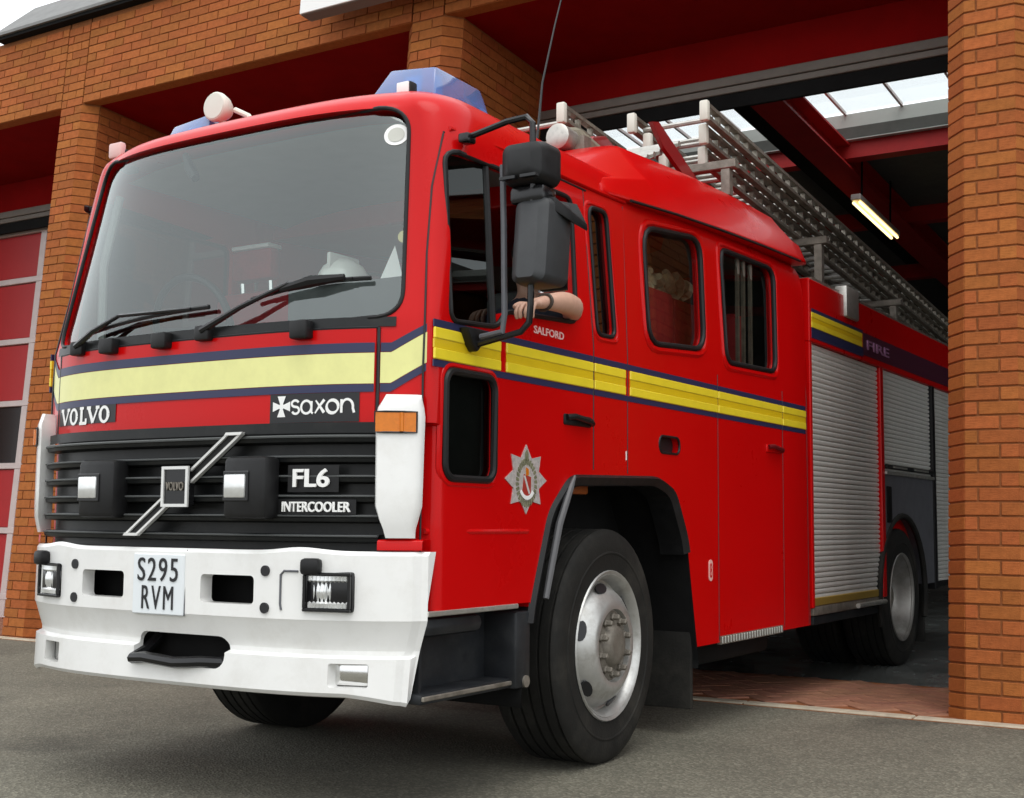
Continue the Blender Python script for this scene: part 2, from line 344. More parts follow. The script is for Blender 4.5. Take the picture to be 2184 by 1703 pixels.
for ip, x0 in enumerate(PX):
    x1 = x0 + FW; e = .008
    core = [(x0 + e * .4, e), (x1 - e * .4, e), (x1 + CH - e, CH + e * .4), (x1 + CH - e, DEP + .1), (x0 - CH + e, DEP + .1), (x0 - CH + e, CH + e * .4)]
    p = MB().prism(core, -.6, ZL, 'z').box(x0 + .004, x1 - .004, e, .3, ZL, ZT).build('pillar', MORT, fs, smooth=None)
    bw_ = MB()
    sets = []
    cl = CH / S2
    zrow = 0
    nz = int((ZT + .45) / C_H)
    for r in range(nz):
        z = -.45 + r * C_H
        pieces = [(0, .062), (.072, .198)] if r % 2 else [(0, .172), (.182, .088)]
        for a, l in pieces:
            if ip == 0 and -.02 < z < 4.1:
                sets.append(('f', a, l, z, r))
            else: brickbox(bw_, (x0 + a, 0), (1, 0), (0, -1), l, z)
        if z < ZL - COUR:
            for s in (-1, 1):
                if ip == 0 and -.02 < z < 4.1: sets.append(('c', s, cl, z, r))
                elif s < 0: brickbox(bw_, (x0 - CH, CH), (S2, -S2), (-S2, -S2), cl - .004, z)
                else: brickbox(bw_, (x1, 0), (S2, S2), (S2, -S2), cl - .004, z)
    for s in (-1, 1):
        o = (x0 - CH, CH + .008) if s < 0 else (x1 + CH, CH + .008)
        run(bw_, o, (0, 1), (s, 0), DEP - CH, -.45, ZL - .01)
    tag(bw_.build('brickwork', BRICK, p, smooth=None), kind='stuff')
    cache = {}
    for kd, a, l, z, r in sets:
        key = (kd, round(l, 3), a if kd == 'c' else 0)
        if key not in cache:
            q = MB(); random_state = random.getstate()
            if kd == 'f': brickbox(q, (0, 0), (1, 0), (0, -1), l, 0, jit=0)
            elif a < 0: brickbox(q, (-CH, CH), (S2, -S2), (-S2, -S2), cl - .004, 0, jit=0)
            else: brickbox(q, (0, 0), (S2, S2), (S2, -S2), cl - .004, 0, jit=0)
            cache[key] = q.mesh('brick', BRICK, bevel=.003, seg=1, smooth=None)
        T = Matrix.Translation(((x0 + a) if kd == 'f' else (x0 if a < 0 else x1), random.uniform(-.0018, .0018), z))
        put('brick', cache[key], p, T)
# lintels over the bays
for x0, xr in ((PX[0], 9.0), (PX[1], PX[0]), (PX[2], PX[1]), (PX[3], PX[2])):
    a, b = x0 + FW + .014, xr - .014
    l = MB().box(a, b, .008, .22, ZL + .006, ZT).build('lintel', MORT, fs, smooth=None)
    q = MB(); run(q, (a, 0), (1, 0), (0, -1), b - a, ZL, ZT)
    q.box(a, b, .01, .11, ZL - .004, ZL + .03)
    tag(q.build('brickwork', BRICK, l, smooth=None), kind='stuff')
    a2, b2 = x0 + FW + CH, min(xr - CH, 8.9)
    MB().box(a2 - .05, b2 + .05, .112, DEP + .05, ZL - .002, ZL + .06).build('soffit', SOFF, fs, smooth=None)
    nb = max(1, round((b2 - a2) / 1.2))
    MB().box(a2, b2, DEP, DEP + .06, 4.262, ZL - .003).build('fascia_panel', SOFF, fs, bevel=.003, seg=1)
    MB().box(a2, b2, DEP - .03, DEP + .05, 4.192, 4.260).box(a2, b2, DEP - .015, DEP + .05, 4.142, 4.189).build('door_header', HEADM, fs, bevel=.004, seg=1)
    MB().box(a2, b2, DEP + .0, DEP + .03, 4.032, 4.140).build('door_track', CHAS, fs, bevel=.004, seg=1)
# closed sectional doors in the two bays on the left
def bay_door(a, b):
    rows = [.06, .28, .93, 1.58, 2.22, 2.87, 3.52, 4.055]
    y = DEP + .09; d = MB().box(a, b, y + .04, y + .08, -.2, 4.055).build('bay_door', DOORR, fs, smooth=None)
    n = 4; cw = (b - a) / n
    rail = MB()
    for z in rows: rail.box(a, b, y - .012, y + .03, z - .03, z + .03)
    for i in range(n + 1): rail.box(a + i * cw - .045, a + i * cw + .045, y - .006, y + .03, .0, 4.05)
    rail.build('door_rail', RAILM, d, bevel=.004, seg=1)
    for i in range(n):
        for k in range(1, len(rows) - 1):
            glz = (k == 3)
            MB().box(a + i * cw + .05, a + (i + 1) * cw - .05, y + .012, y + .036, rows[k] + .034, rows[k + 1] - .034).build('pane' if glz else 'panel', BLK2 if glz else DOORR, d, bevel=.006, seg=1)
for k in (1, 2): bay_door(PX[k + 1] + FW + CH, PX[k] - CH)
# roof
MB().box(-6.76, 9, -.075, .2, ZT + .001, ZT + .03).build('eaves_board', CHAS, fs, smooth=None)
MB().prism([(-.10, ZT + .032), (-.10, ZT + .06), (.30, ZT + .50), (1.3, ZT + .52), (1.3, ZT + .04), (.2, ZT + .032)], -6.78, 9, 'x').build('roof', ROOFM, fs, smooth=None)
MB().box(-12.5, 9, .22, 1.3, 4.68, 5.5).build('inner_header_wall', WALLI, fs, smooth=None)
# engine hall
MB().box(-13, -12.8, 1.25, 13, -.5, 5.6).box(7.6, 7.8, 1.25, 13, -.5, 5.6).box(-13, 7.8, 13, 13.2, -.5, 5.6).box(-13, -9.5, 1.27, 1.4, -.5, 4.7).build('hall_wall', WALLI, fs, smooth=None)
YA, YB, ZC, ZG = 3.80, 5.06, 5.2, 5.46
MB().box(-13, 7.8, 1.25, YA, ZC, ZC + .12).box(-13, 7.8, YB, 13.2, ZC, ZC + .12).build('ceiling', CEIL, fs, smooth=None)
rl = MB().box(-13, 7.8, YA - .06, YA - .001, ZC - .01, ZG).box(-13, 7.8, YB + .001, YB + .06, ZC - .01, ZG).build('rooflight', WELL, fs, smooth=None)
gm = MB().box(-.27, .27, YA, YB, ZG + .012, ZG + .018).mesh('pane', SKYGL, smooth=None)
bm_ = MB().box(-.012, .012, YA, YB, ZG - .01, ZG + .02).mesh('glazing_bar', RAILM, smooth=None)
for i in range(22):
    put('pane', gm, rl, Matrix.Translation((-6 + i * .56 + .28, 0, 0))); put('glazing_bar', bm_, rl, Matrix.Translation((-6 + i * .56, 0, 0)))
for x in (-4.35, -.52, 3.35):
    MB().box(x - .15, x + .15, 1.5, 13, 4.93, 4.95).box(x - .02, x + .02, 1.5, 13, 4.95, ZC).box(x - .15, x + .15, 1.5, 13, 5.15, 5.17).build('roof_beam', BEAMR, fs, smooth=None)
    MB().box(x - .36, x - .20, 1.5, 9, 4.98, 5.06).build('door_runner', CHAS, fs, smooth=None)
MB().box(-13, 7.8, YB + .06, YB + .20, 5.02, ZC).build('purlin', BEAMR, fs, smooth=None)
for y in (7.4, 9.8): MB().box(-13, 7.8, y, y + .14, 5.02, ZC).build('purlin', BEAMR, fs, smooth=None)
# white sign box over the middle bay
sg = thing('sign_board', Matrix.Translation((-1.44, -.235, 4.68)), 'blank white box sign fixed to the brick lintel above the cab', 'sign')
MB().box(-1.32, 1.1, -.068, -.055, .004, .75).build('face', SIGN, sg, bevel=.003, seg=1)
MB().box(-1.32, 1.1, -.054, .065, 0, .754).build('case', SIGND, sg, bevel=.003, seg=1)
for x in (-1.0, .8): MB().box(x - .04, x + .04, .066, .24, .3, .4).build('bracket', HEADM, sg, smooth=None)
# lit strip lamp in the hall
sl = thing('strip_lamp', Matrix.Translation((-.35, 5.95, 4.6)), 'lit yellow fluorescent strip lamp hanging from the dark bay ceiling', 'lamp')
MB().box(-.05, .05, -.70, .70, .03, .09).build('housing', RAILM, sl, bevel=.006, seg=1)
for s in (-1, 1): MB().lathe([(-.66, .014), (.66, .014)], (s * .032, 0, .01), 10, 'y').build('tube', TUBEM, sl)
for s in (-1, 1): MB().box(-.008, .008, s * .5 - .008, s * .5 + .008, .09, ZC - 4.6 - .002).build('hanger', CHAS, sl, smooth=None)
# ================================================================== fire engine (engine frame: x to its left-hand side, y rearwards, z up from the road)
fe = thing('fire_engine', M, 'red fire engine with yellow band and white bumper pulling out of the bay', 'fire engine')
curb = lambda x: .035 * x * x + .223 * x ** 4            # bumper and grille plan curve
cur = lambda x, z=1.5: .035 * x * x + lerp(z, [(1.66, .180), (2.45, .27)]) * x ** 4     # cab front plan curve
XS = .978
OFF = [(.3, .12), (1.305, .12), (1.315, .085), (1.66, .088), (2.45, .235), (2.482, .253), (2.518, .298), (2.554, .375), (2.578, .49), (2.594, .68), (2.606, 1.0)]
XST = [(1.70, XS), (2.34, .955), (2.43, .94), (2.482, .915), (2.522, .875), (2.554, .81), (2.578, .69), (2.594, .50), (2.606, .24)]
yoff = lambda z: lerp(z, OFF)
xs_ = lambda z: lerp(z, XST)
def fpt(x, z, out=0.): return (x, yoff(z) + cur(x, z) - out, z)          # point on the cab front, moved out by `out`
rad = lambda z: lerp(z, [(1.66, .035), (2.45, .15)])                   # plan radius of the front corners grows towards the roof
def xside(y, z):
    X = xs_(z); r = rad(z); y0 = yoff(z) + cur(X - r, z); t = (y - y0) / (1.3 * r)
    return X if t >= 1 else X - r + r * math.sqrt(max(0, 1 - (1 - max(t, 0)) ** 2))
def spt(y, z, out=0., s=1): return (s * (xside(y, z) + out), y, z)      # point on the cab side
REAR = 4.04
# ---- cab shell: lofted, hollowed, with real openings
def shell(inset, z0, z1, yrear):
    zs = sorted(set([z0, z1] + [z for z in (.41, .9, 1.305, 1.315, 1.5, 1.66, 1.7, 1.8, 1.95, 2.1, 2.25, 2.34, 2.43, 2.455, 2.482, 2.5, 2.518, 2.53, 2.542, 2.554, 2.566, 2.578, 2.586, 2.594, 2.6, 2.606) if z0 < z < z1]))
    mb = MB(); rings = []
    for z in zs:
        X = xs_(z) - inset; r = rad(z); pts = []
        n = 16
        for i in range(n + 1):
            x = (X - r) * i / n; pts.append((x, yoff(z) + cur(x, z) + inset))
        y0 = pts[-1][1]
        for i in range(1, 9):
            a = R(90 * i / 8); pts.append((X - r + r * math.sin(a), y0 + 1.3 * r * (1 - math.cos(a))))
        pts.append((X, max(1.6, pts[-1][1] + .3))); pts.append((X, yrear - .03)); pts.append((X - .03, yrear))
        half = pts; full = [(-a, b) for a, b in reversed(half)][:-1] + half
        rings.append([(a, b, z) for a, b in full])
    n = len(rings[0]); vs = [p for r_ in rings for p in r_]
    fs_ = [(i * n + k, i * n + (k + 1) % n, (i + 1) * n + (k + 1) % n, (i + 1) * n + k) for i in range(len(rings) - 1) for k in range(n)]
    fs_ += [tuple(range(n))[::-1], tuple((len(rings) - 1) * n + k for k in range(n))]
    return mb.add(vs, fs_)
WS = rpoly([(-.874, 1.672), (.874, 1.672), (.788, 2.455), (-.788, 2.455)], .10, 8)
DW = rpoly([(.355, 1.670), (.655, 1.688), (.715, 1.755), (1.248, 1.785), (1.232, 2.295), (.392, 2.287)], .05)
LW = rrect(.335, .642, 1.132, 1.500, .05)
NW = rpoly([(1.423, 1.760), (1.582, 1.766), (1.535, 2.300), (1.377, 2.292)], .045)
CW1 = rpoly([(1.908, 1.783), (2.525, 1.827), (2.522, 2.378), (1.885, 2.308)], .11)
CW2 = rpoly([(2.80, 1.797), (3.50, 1.818), (3.535, 2.402), (2.778, 2.378)], .08)
ARCH = rpoly([(.83, .30), (.897, .673), (1.03, 1.03), (1.195, 1.172), (1.995, 1.192), (2.165, 1.14), (2.304, .914), (2.44, .30)], .06)
FILL = rrect(2.008, 2.225, 1.302, 1.378, .035)
cut = [shell(.045, .98, 2.505, REAR - .04).mesh('c', RED, smooth=None)]
cut.append(MB().prism(WS, -.5, .50, 'y').mesh('c', BLK, smooth=None))
for w_ in (DW, NW, CW1, CW2): cut.append(MB().prism(w_, -1.5, 1.5, 'x').mesh('c', BLK, smooth=None))
cut.append(MB().prism(LW, .9, 1.5, 'x').mesh('c', BLK, smooth=None))
cut.append(MB().prism(ARCH, -1.5, 1.5, 'x').mesh('c', BLK, smooth=None))
cut.append(MB().box(-.80, .80, -1, .42, .60, .905).mesh('c', BLK, smooth=None))
cut.append(MB().box(-2, 2, -1, .90, 0, .69).mesh('c', BLK, smooth=None))
cut.append(MB().prism(FILL, .942, 1.5, 'x').mesh('c', BLK, smooth=None))
sm = shell(0, .41, 2.606, REAR).mesh('body', RED, smooth=None)
body = boolean(sm, cut)
body.materials.clear(); body.materials.append(RED)
body.polygons.foreach_set('material_index', [0] * len(body.polygons))
put('cab_body', finish(body, 30), fe)
# ---- front stripe, lines and seams that follow the body
def fband(x0, x1, zl, zh, out, n=24):
    mb = MB(); us = [x0 + (x1 - x0) * i / n for i in range(n + 1)]
    fl = lambda x: zl(x) if callable(zl) else zl
    fh = lambda x: zh(x) if callable(zh) else zh
    return mb.grid(lambda x, t: fpt(x, fl(x) + (fh(x) - fl(x)) * t, out), us, [0, 1])
fpanel = lambda nm, x0, x1, zl, zh, out, m, n=24, par=None: fband(x0, x1, zl, zh, out, n).build(nm, m, par or fe, smooth=40)
hood = fband(-.800, .800, 1.316, 1.634, .006).build('bonnet_panel', RED, fe)
fpanel('front_band', -.798, .798, 1.446, 1.550, .010, YEL, par=hood)
fpanel('navy_line', -.798, .798, 1.418, 1.444, .0095, NAVY, par=hood)
fpanel('navy_line', -.798, .798, 1.552, 1.585, .0095, NAVY, par=hood)
for s in (-1, 1):
    rise = lambda x, a, b: a if abs(x) < .848 else a + (b - a) * (abs(x) - .848) / .12
    for nm, a0, b0, a1, b1, m in (('corner_band', 1.448, 1.530, 1.552, 1.634, YEL), ('navy_line', 1.418, 1.503, 1.446, 1.528, NAVY), ('navy_line', 1.554, 1.636, 1.585, 1.663, NAVY)):
        xa, xb = (.814, .966) if s > 0 else (-.966, -.814)
        fpanel(nm, xa, xb, lambda x, a0=a0, b0=b0: rise(x, a0, b0), lambda x, a1=a1, b1=b1: rise(x, a1, b1), .004 if m is YEL else .0035, m, 14)
# dark shelf under the windscreen
fpanel('scuttle_panel', -.86, .86, 1.640, 1.674, .005, GRILL)
gs = MB()
gs.tube([fpt(x, 1.637, .003) for x in [-.805 + i * .0671 for i in range(25)]], .005, 6)
for s in (-1, 1):
    gs.tube([fpt(s * .807, z, .003) for z in (1.32, 1.45, 1.6, 1.637)], .006, 6)
gs.build('panel_gap', LETB, hood)
def gap(path, r): MB().tube(path, r * .62, 6).build('door_gap', LETB, fe)
for s in (-1, 1):
    gap([spt(y, z, .0, s) for y, z in ((.250, .70), (.250, 1.1), (.252, 1.5), (.258, 1.66), (.300, 1.9), (.345, 2.15), (.40, 2.35))], .006)
    gap([spt(y, 2.355, .0, s) for y in (.40, .8, 1.2, 1.36)], .008)
    gap([spt(y, z, 0, s) for y, z in ((1.388, 1.20), (1.388, 1.5), (1.388, 1.7), (1.335, 2.35))], .005)
    for y, z0, z1 in ((1.695, 1.195, 2.36), (2.677, .42, 1.72), (3.585, .42, 1.72), (3.985, .42, 2.45)): gap([spt(y, z, 0, s) for z in (z0, (z0 + 1.7) / 2, min(z1, 1.7), z1)], .0042)
# body crease low on the door
MB().tube([spt(y, .952, -.006) for y in (.28, .5, .88)], .011, 8).build('door_crease', RED, fe)
# side band with its recessed gold groove, in lengths between the gaps
for s in (1, -1):
    for a, b in ((.262, .678), (.715, 1.382), (1.394, 1.672), (1.715, 2.672), (2.682, 3.580), (3.590, 3.965)):
        o_ = .003
        k = MB().box(XS - .004, XS + .006, a, b, 1.530, 1.568, T=Matrix.Scale(s, 4, (1, 0, 0))).box(XS - .004, XS + .006, a, b, 1.600, 1.638, T=Matrix.Scale(s, 4, (1, 0, 0))).build('side_band', YEL2, fe, bevel=.003, seg=1)
        MB().box(XS - .004, XS + .003, a + .001, b - .001, 1.5685, 1.5995, T=Matrix.Scale(s, 4, (1, 0, 0))).build('groove', GOLD, k, smooth=None)
    for a, b in ((.262, 1.382), (1.394, 2.672), (2.682, 3.580), (3.590, 3.965)):
        MB().box(XS - .004, XS + .0018, a, b, 1.505, 1.5285, T=Matrix.Scale(s, 4, (1, 0, 0))).box(XS - .004, XS + .0018, a, b, 1.6395, 1.665, T=Matrix.Scale(s, 4, (1, 0, 0))).build('navy_line', NAVY, fe, smooth=None)
# ---- windscreen, rubber, wipers, sticker
MB().grid(lambda t, z: fpt(t * lerp(z, [(1.67, .895), (2.45, .812)]), z, -.016), [-1 + 2 * i / 30 for i in range(31)], [1.64 + .85 * i / 12 for i in range(13)]).build('windscreen', WGLASS, fe, smooth=60)
MB().tube([fpt(x, z, .001) for x, z in WS], .0075, 8, closed=True).build('windscreen_rubber', BLK, fe)
def frame_side(poly, nm, r=.012, m=BLK, s=1, out=.0):
    MB().tube([spt(y, z, out, s) for y, z in poly], r, 8, closed=True).build(nm, m, fe)
for s in (1, -1):
    for nm, pl in (('door_window', DW), ('slim_window', NW), ('crew_window', CW1), ('crew_window', CW2)):
        frame_side(pl, 'window_rubber', .014 if pl in (CW1, CW2) else .010, s=s)
        ys = [p[0] for p in pl]; zz = [p[1] for p in pl]
        y0, y1, z0, z1 = min(ys) - .02, max(ys) + .02, min(zz) - .02, max(zz) + .02
        if pl is DW and s == 1: continue
        MB().grid(lambda y, z: spt(y, z, -.022, s), [y0, y1], [z0 + (z1 - z0) * i / 4 for i in range(5)]).build(nm, SGLASS if s > 0 and pl in (CW1, CW2) else DGLASS, fe, smooth=60)
# quarter light and its dark divider in the wound-down door window
MB().grid(lambda y, z: spt(y, z, -.020), [.35, .62], [1.66, 1.9, 2.1, 2.31]).build('quarter_light', DGLASS, fe, smooth=60)
MB().tube([spt(.655 - .03 * t, 1.69 + .61 * t, -.02) for t in (0, .5, 1)], .014, 8).build('window_divider', BLK, fe)
frame_side(LW, 'window_rubber', .014)
MB().grid(lambda y, z: spt(y, z, -.020), [.315, .665], [1.11, 1.52]).build('kerb_window', DGLASS, fe)
for pl, nm in ((CW1, 'window_surround'), (CW2, 'window_surround')):   # raised red pressing round each crew window
    c_y = sum(p[0] for p in pl) / len(pl); c_z = sum(p[1] for p in pl) / len(pl)
    MB().tube([spt(c_y + (y - c_y) * 1.11, c_z + (z - c_z) * 1.10, -.010) for y, z in pl], .020, 8, closed=True).build(nm, RED, fe)
MB().tube([spt(1.48 + (y - 1.48) * 1.35, 2.03 + (z - 2.03) * 1.07, -.008) for y, z in NW], .014, 8, closed=True).build('window_surround', RED, fe)
cy_, cz_ = sum(p[0] for p in LW) / len(LW), sum(p[1] for p in LW) / len(LW)
MB().tube([spt(cy_ + (y - cy_) * 1.13, cz_ + (z - cz_) * 1.10, -.009) for y, z in LW], .014, 8, closed=True).build('window_surround', RED, fe)
# sliding glass frame in the rear crew window
for y in (3.08, 3.16, 3.26): MB().box(XS - .062, XS - .046, y - .012, y + .012, 1.81, 2.38).build('window_bar', ALUD, fe, smooth=None)
# wipers
def wiper(base, knee, b0, b1):
    w0 = MB().tube([fpt(*base, .03), fpt((base[0] + knee[0]) / 2, (base[1] + knee[1]) / 2, .045), fpt(*knee, .035)], [.014, .010, .008], 8).build('wiper', BLK2, fe)
    n = 8; P_ = [(b0[0] + (b1[0] - b0[0]) * i / n, b0[1] + (b1[1] - b0[1]) * i / n + .012 * math.sin(math.pi * i / n)) for i in range(n + 1)]
    MB().tube([fpt(x, z, .012) for x, z in P_], .008, 6).build('blade', BLK, w0)
    MB().tube([fpt(*P_[1], .02), fpt(*knee, .036), fpt(*P_[-2], .02)], .007, 6).build('yoke', BLK2, w0)
    MB().box(base[0] - .035, base[0] + .035, fpt(*base, .035)[1], fpt(*base, -.01)[1], base[1] - .035, base[1] + .02).build('spindle', BLK, w0, bevel=.008)
wiper((-.62, 1.655), (-.36, 1.752), (-.58, 1.700), (.10, 1.752))
wiper((.10, 1.66), (.47, 1.802), (.30, 1.762), (.763, 1.812))
for x in (-.405, -.11, .542):
    MB().box(x - .038, x + .038, fpt(x, 1.64, .045)[1], fpt(x, 1.64, .0)[1], 1.604 if x > 0 else 1.61, 1.668).build('grab_step', BLK, fe, bevel=.008)
# heavier double blade on the right-hand wiper
MB().tube([fpt(.44, 1.785, .028), fpt(.56, 1.805, .034), fpt(.68, 1.815, .026)], [.012, .022, .012], 8).build('wiper_link', BLK, fe)
disc = lambda r, out: MB().add([fpt(.752 + r * math.cos(R(a)), 2.352 + r * 1.02 * math.sin(R(a)), out) for a in range(0, 360, 15)], [tuple(range(24))])
st = disc(.040, -.013).build('screen_sticker', LETW, fe, smooth=None)
disc(.027, -.0115).build('sticker_mark', mat('sticker_grey', (.5, .5, .45), .5), st, smooth=None)
MB().tube([fpt(-.26, 2.42, -.06), fpt(-.23, 2.36, -.07), fpt(-.185, 2.31, -.07)], [.012, .022, .018], 8).build('inside_mirror', BLK, fe)
# ---- grille
ARCX = [-.838 + 1.676 * i / 28 for i in range(29)]
gy = lambda x, o: (curb(x) + .02 + o)
gr = MB().grid(lambda x, z: (x, gy(x, .055), z), ARCX, [.885, 1.31]).build('grille', GRILL, fe)
def louvre(zt, h, m, lip):
    q = MB()
    prof = [(.050, zt - h), (.004, zt - h + .006), (0, zt - .012), (.012, zt), (.050, zt)]
    n = len(prof)
    vs = [(x, gy(x, o), z) for x in ARCX for o, z in prof]
    q.add(vs, [(i * n + k, (i + 1) * n + k, (i + 1) * n + k + 1, i * n + k + 1) for i in range(len(ARCX) - 1) for k in range(n - 1)])
    b = q.build('slat', m, gr)
    MB().tube([(x, gy(x, -.002), zt - .006) for x in ARCX], .0052 if lip else .0035, 6).build('slat_lit_lip', LIP, b)
for i, z in enumerate((1.272, 1.205, 1.139, 1.073, 1.007, .941)): louvre(z, .030, GRILL, i == 0)
MB().grid(lambda x, z: (x, gy(x, .012), z), ARCX, [1.278, 1.314]).build('grille_top', GRILL, gr)
for x in (-.325, .405):                                                       # two square lamps in black housings
    h = MB().box(-.10, .092, -.03, .05, -.105, .105).build('grille_lamp', BLK, fe, bevel=.018, seg=2)
    h.location = (x + .012, gy(x, -.035), 1.094)
    MB().box(-.085, .010, -.042, -.028, -.035, .045).build('lens', LENS, h, bevel=.006)
    MB().box(-.095, .02, -.036, -.03, -.046, .056).build('bezel', BLK2, h, bevel=.004, seg=1)
# diagonal iron bar and square badge
dg_ = MB(); 
for dx in (0, .058):
    dg_.add([(x, gy(x, -.028 + dy), z) for x, z in ((-.194 + dx, .930), (-.180 + dx, .930), (.308 + dx, 1.278), (.294 + dx, 1.278)) for dy in (0, .018)], [(0, 2, 4, 6), (1, 7, 5, 3), (0, 1, 3, 2), (2, 3, 5, 4), (4, 5, 7, 6), (6, 7, 1, 0)])
db = MB().add([(x, gy(x, -.020 + dy), z) for x, z in ((-.192, .930), (-.128, .930), (.364, 1.278), (.296, 1.278)) for dy in (0, .02)], [(0, 2, 4, 6), (1, 7, 5, 3), (0, 1, 3, 2), (2, 3, 5, 4), (4, 5, 7, 6), (6, 7, 1, 0)]).build('badge_bar', BLK, fe, smooth=None)
dg_.build('bar_edge', SILV, db, smooth=None)
MB().prism(rpoly([(-.194, .926), (-.122, .926), (-.114, .936), (-.186, .936)], .002), -.010, .006, 'y').prism(rpoly([(.290, 1.274), (.366, 1.274), (.374, 1.284), (.298, 1.284)], .002), -.006, .010, 'y').build('bar_end', SILV, db, smooth=None)
bd = MB().box(.013, .133, -.016, .02, 1.034, 1.166).build('badge', BLK2, fe, bevel=.004, seg=1)
MB().box(.008, .0195, -.022, -.014, 1.029, 1.171).box(.1265, .138, -.022, -.014, 1.029, 1.171).box(.0195, .1265, -.022, -.014, 1.029, 1.0395).box(.0195, .1265, -.022, -.014, 1.1605, 1.171).build('badge_rim', SILV, bd, smooth=None)
put('badge_text', warp(text_mesh('VOLVO', .085, .030), lambda x, y, z: (.031 + x, -.020 - z, 1.086 + y), ALUD), bd)
put('grille_text', warp(text_mesh('FL6', .128, .062, bold=.02), lambda x, y, z: (.566 + x, gy(.566 + x, -.012) - z, 1.096 + y), LETW), fe)
put('grille_text', warp(text_mesh('INTERCOOLER', .236, .034, bold=.015), lambda x, y, z: (.527 + x, gy(.527 + x, -.012) - z, 1.014 + y), LETW), fe)
MB().grid(lambda x, z: (x, gy(x, -.004), z), [.54 + .18 * i / 6 for i in range(7)], [1.080, 1.170]).grid(lambda x, z: (x, gy(x, -.004), z), [.496 + .28 * i / 6 for i in range(7)], [1.006, 1.056]).build('text_plate', BLK, fe)
# ---- maker's names on the bonnet
def ribbon(strokes, w0):
    q = MB()
    for st_ in strokes:
        pts = [Vector((p[0], p[1])) for p in st_]; n = len(pts); vs = []
        for i, p in enumerate(pts):
            d = (pts[min(i + 1, n - 1)] - pts[max(i - 1, 0)]).normalized(); nn = Vector((-d.y, d.x)); ww = w0 * (st_[i][2] if len(st_[i]) > 2 else 1) / 2
            vs += [(p + nn * ww), (p - nn * ww)]
        vv = [(v.x, v.y, 0) for v in vs]
        q.add(vv, [(2 * i, 2 * i + 1, 2 * i + 3, 2 * i + 2) for i in range(n - 1)])
    return q
def arc(cx, cy, rx, ry, a0, a1, n=12, wf=lambda t: 1): return [(cx + rx * math.cos(R(a0 + (a1 - a0) * i / n)), cy + ry * math.sin(R(a0 + (a1 - a0) * i / n)), wf(i / n)) for i in range(n + 1)]
def lay(q, nm, m, x0, z0, out, par):
    q.v = [fpt(x0 + a, z0 + b, out) for a, b, c in q.v]; q.build(nm, m, par, smooth=None)
fpanel('name_plate', -.79, -.365, 1.350, 1.418, .0085, LETB, 14, par=hood)
fpanel('name_plate', .412, .752, 1.318, 1.417, .0085, LETB, 14, par=hood)
H_ = .066; Wd = .062
def letV(x): return [[(x, H_ - .002), (x + Wd * .5, .004)], [(x + Wd, H_ - .002, .6), (x + Wd * .5, .004, .6)], [(x - .012, H_ - .004, .7), (x + .016, H_ - .004, .7)], [(x + Wd - .014, H_ - .004, .7), (x + Wd + .010, H_ - .004, .7)]]
def letO(x): return [arc(x + Wd * .5, H_ / 2, Wd * .40, H_ * .43, 0, 360, 20, lambda t: 1.15 - .5 * abs(math.sin(2 * math.pi * t)))]
def letL(x): return [[(x + .014, H_), (x + .014, .003)], [(x, H_ - .003, .6), (x + .030, H_ - .003, .6)], [(x, .004, .7), (x + Wd - .012, .004, .7)], [(x + Wd - .015, .002, .7), (x + Wd - .015, .022, .7)]]
st = letV(0) + letO(.074) + letL(.152) + letV(.216) + letO(.288)
lay(ribbon(st, .017), 'name_letters', LETW, -.752, 1.3485, .0105, hood)
h = .046
st = [arc(.018, .035, .014, .011, 20, 270, 10) + arc(.020, .012, .014, .012, 90, -160, 10)[1:]]                                     # s
st += [arc(.062, .022, .020, .022, 20, 380, 16), [(.082, .042), (.082, .004), (.088, .0)]]                                          # a
st += [[(.098, .044, .6), (.130, .002, 1.3)], [(.130, .046, 1.2), (.112, .024), (.096, .0, .6)]]                                    # x
st += [arc(.160, .022, .021, .022, 0, 360, 18, lambda t: .7 + .7 * abs(math.sin(2 * math.pi * t + .6)))]                            # o
st += [[(.192, .046), (.192, 0)], arc(.212, .020, .020, .026, 175, -10, 10) + [(.236, .0)]]                                          # n
lay(ribbon([[(a, b, *c) for a, b, *c in s_] for s_ in st], .0085), 'maker_letters', LETW, .500, 1.348, .0105, hood)
q = MB()
for k in range(4):
    a = R(90 * k); ca, sa = math.cos(a), math.sin(a)
    P_ = [(.006, .005), (.036, .017), (.036, -.017), (.006, -.005)]
    q.add([(ca * x - sa * y, sa * x + ca * y, 0) for x, y in P_], [(0, 1, 2, 3)])
q.add([(x, y, 0) for x, y in ((-.008, -.008), (.008, -.008), (.008, .008), (-.008, .008))], [(0, 1, 2, 3)])
lay(q, 'maker_cross', LETW, .462, 1.374, .0108, hood)
MIR = lambda s: Matrix.Scale(s, 4, (1, 0, 0))
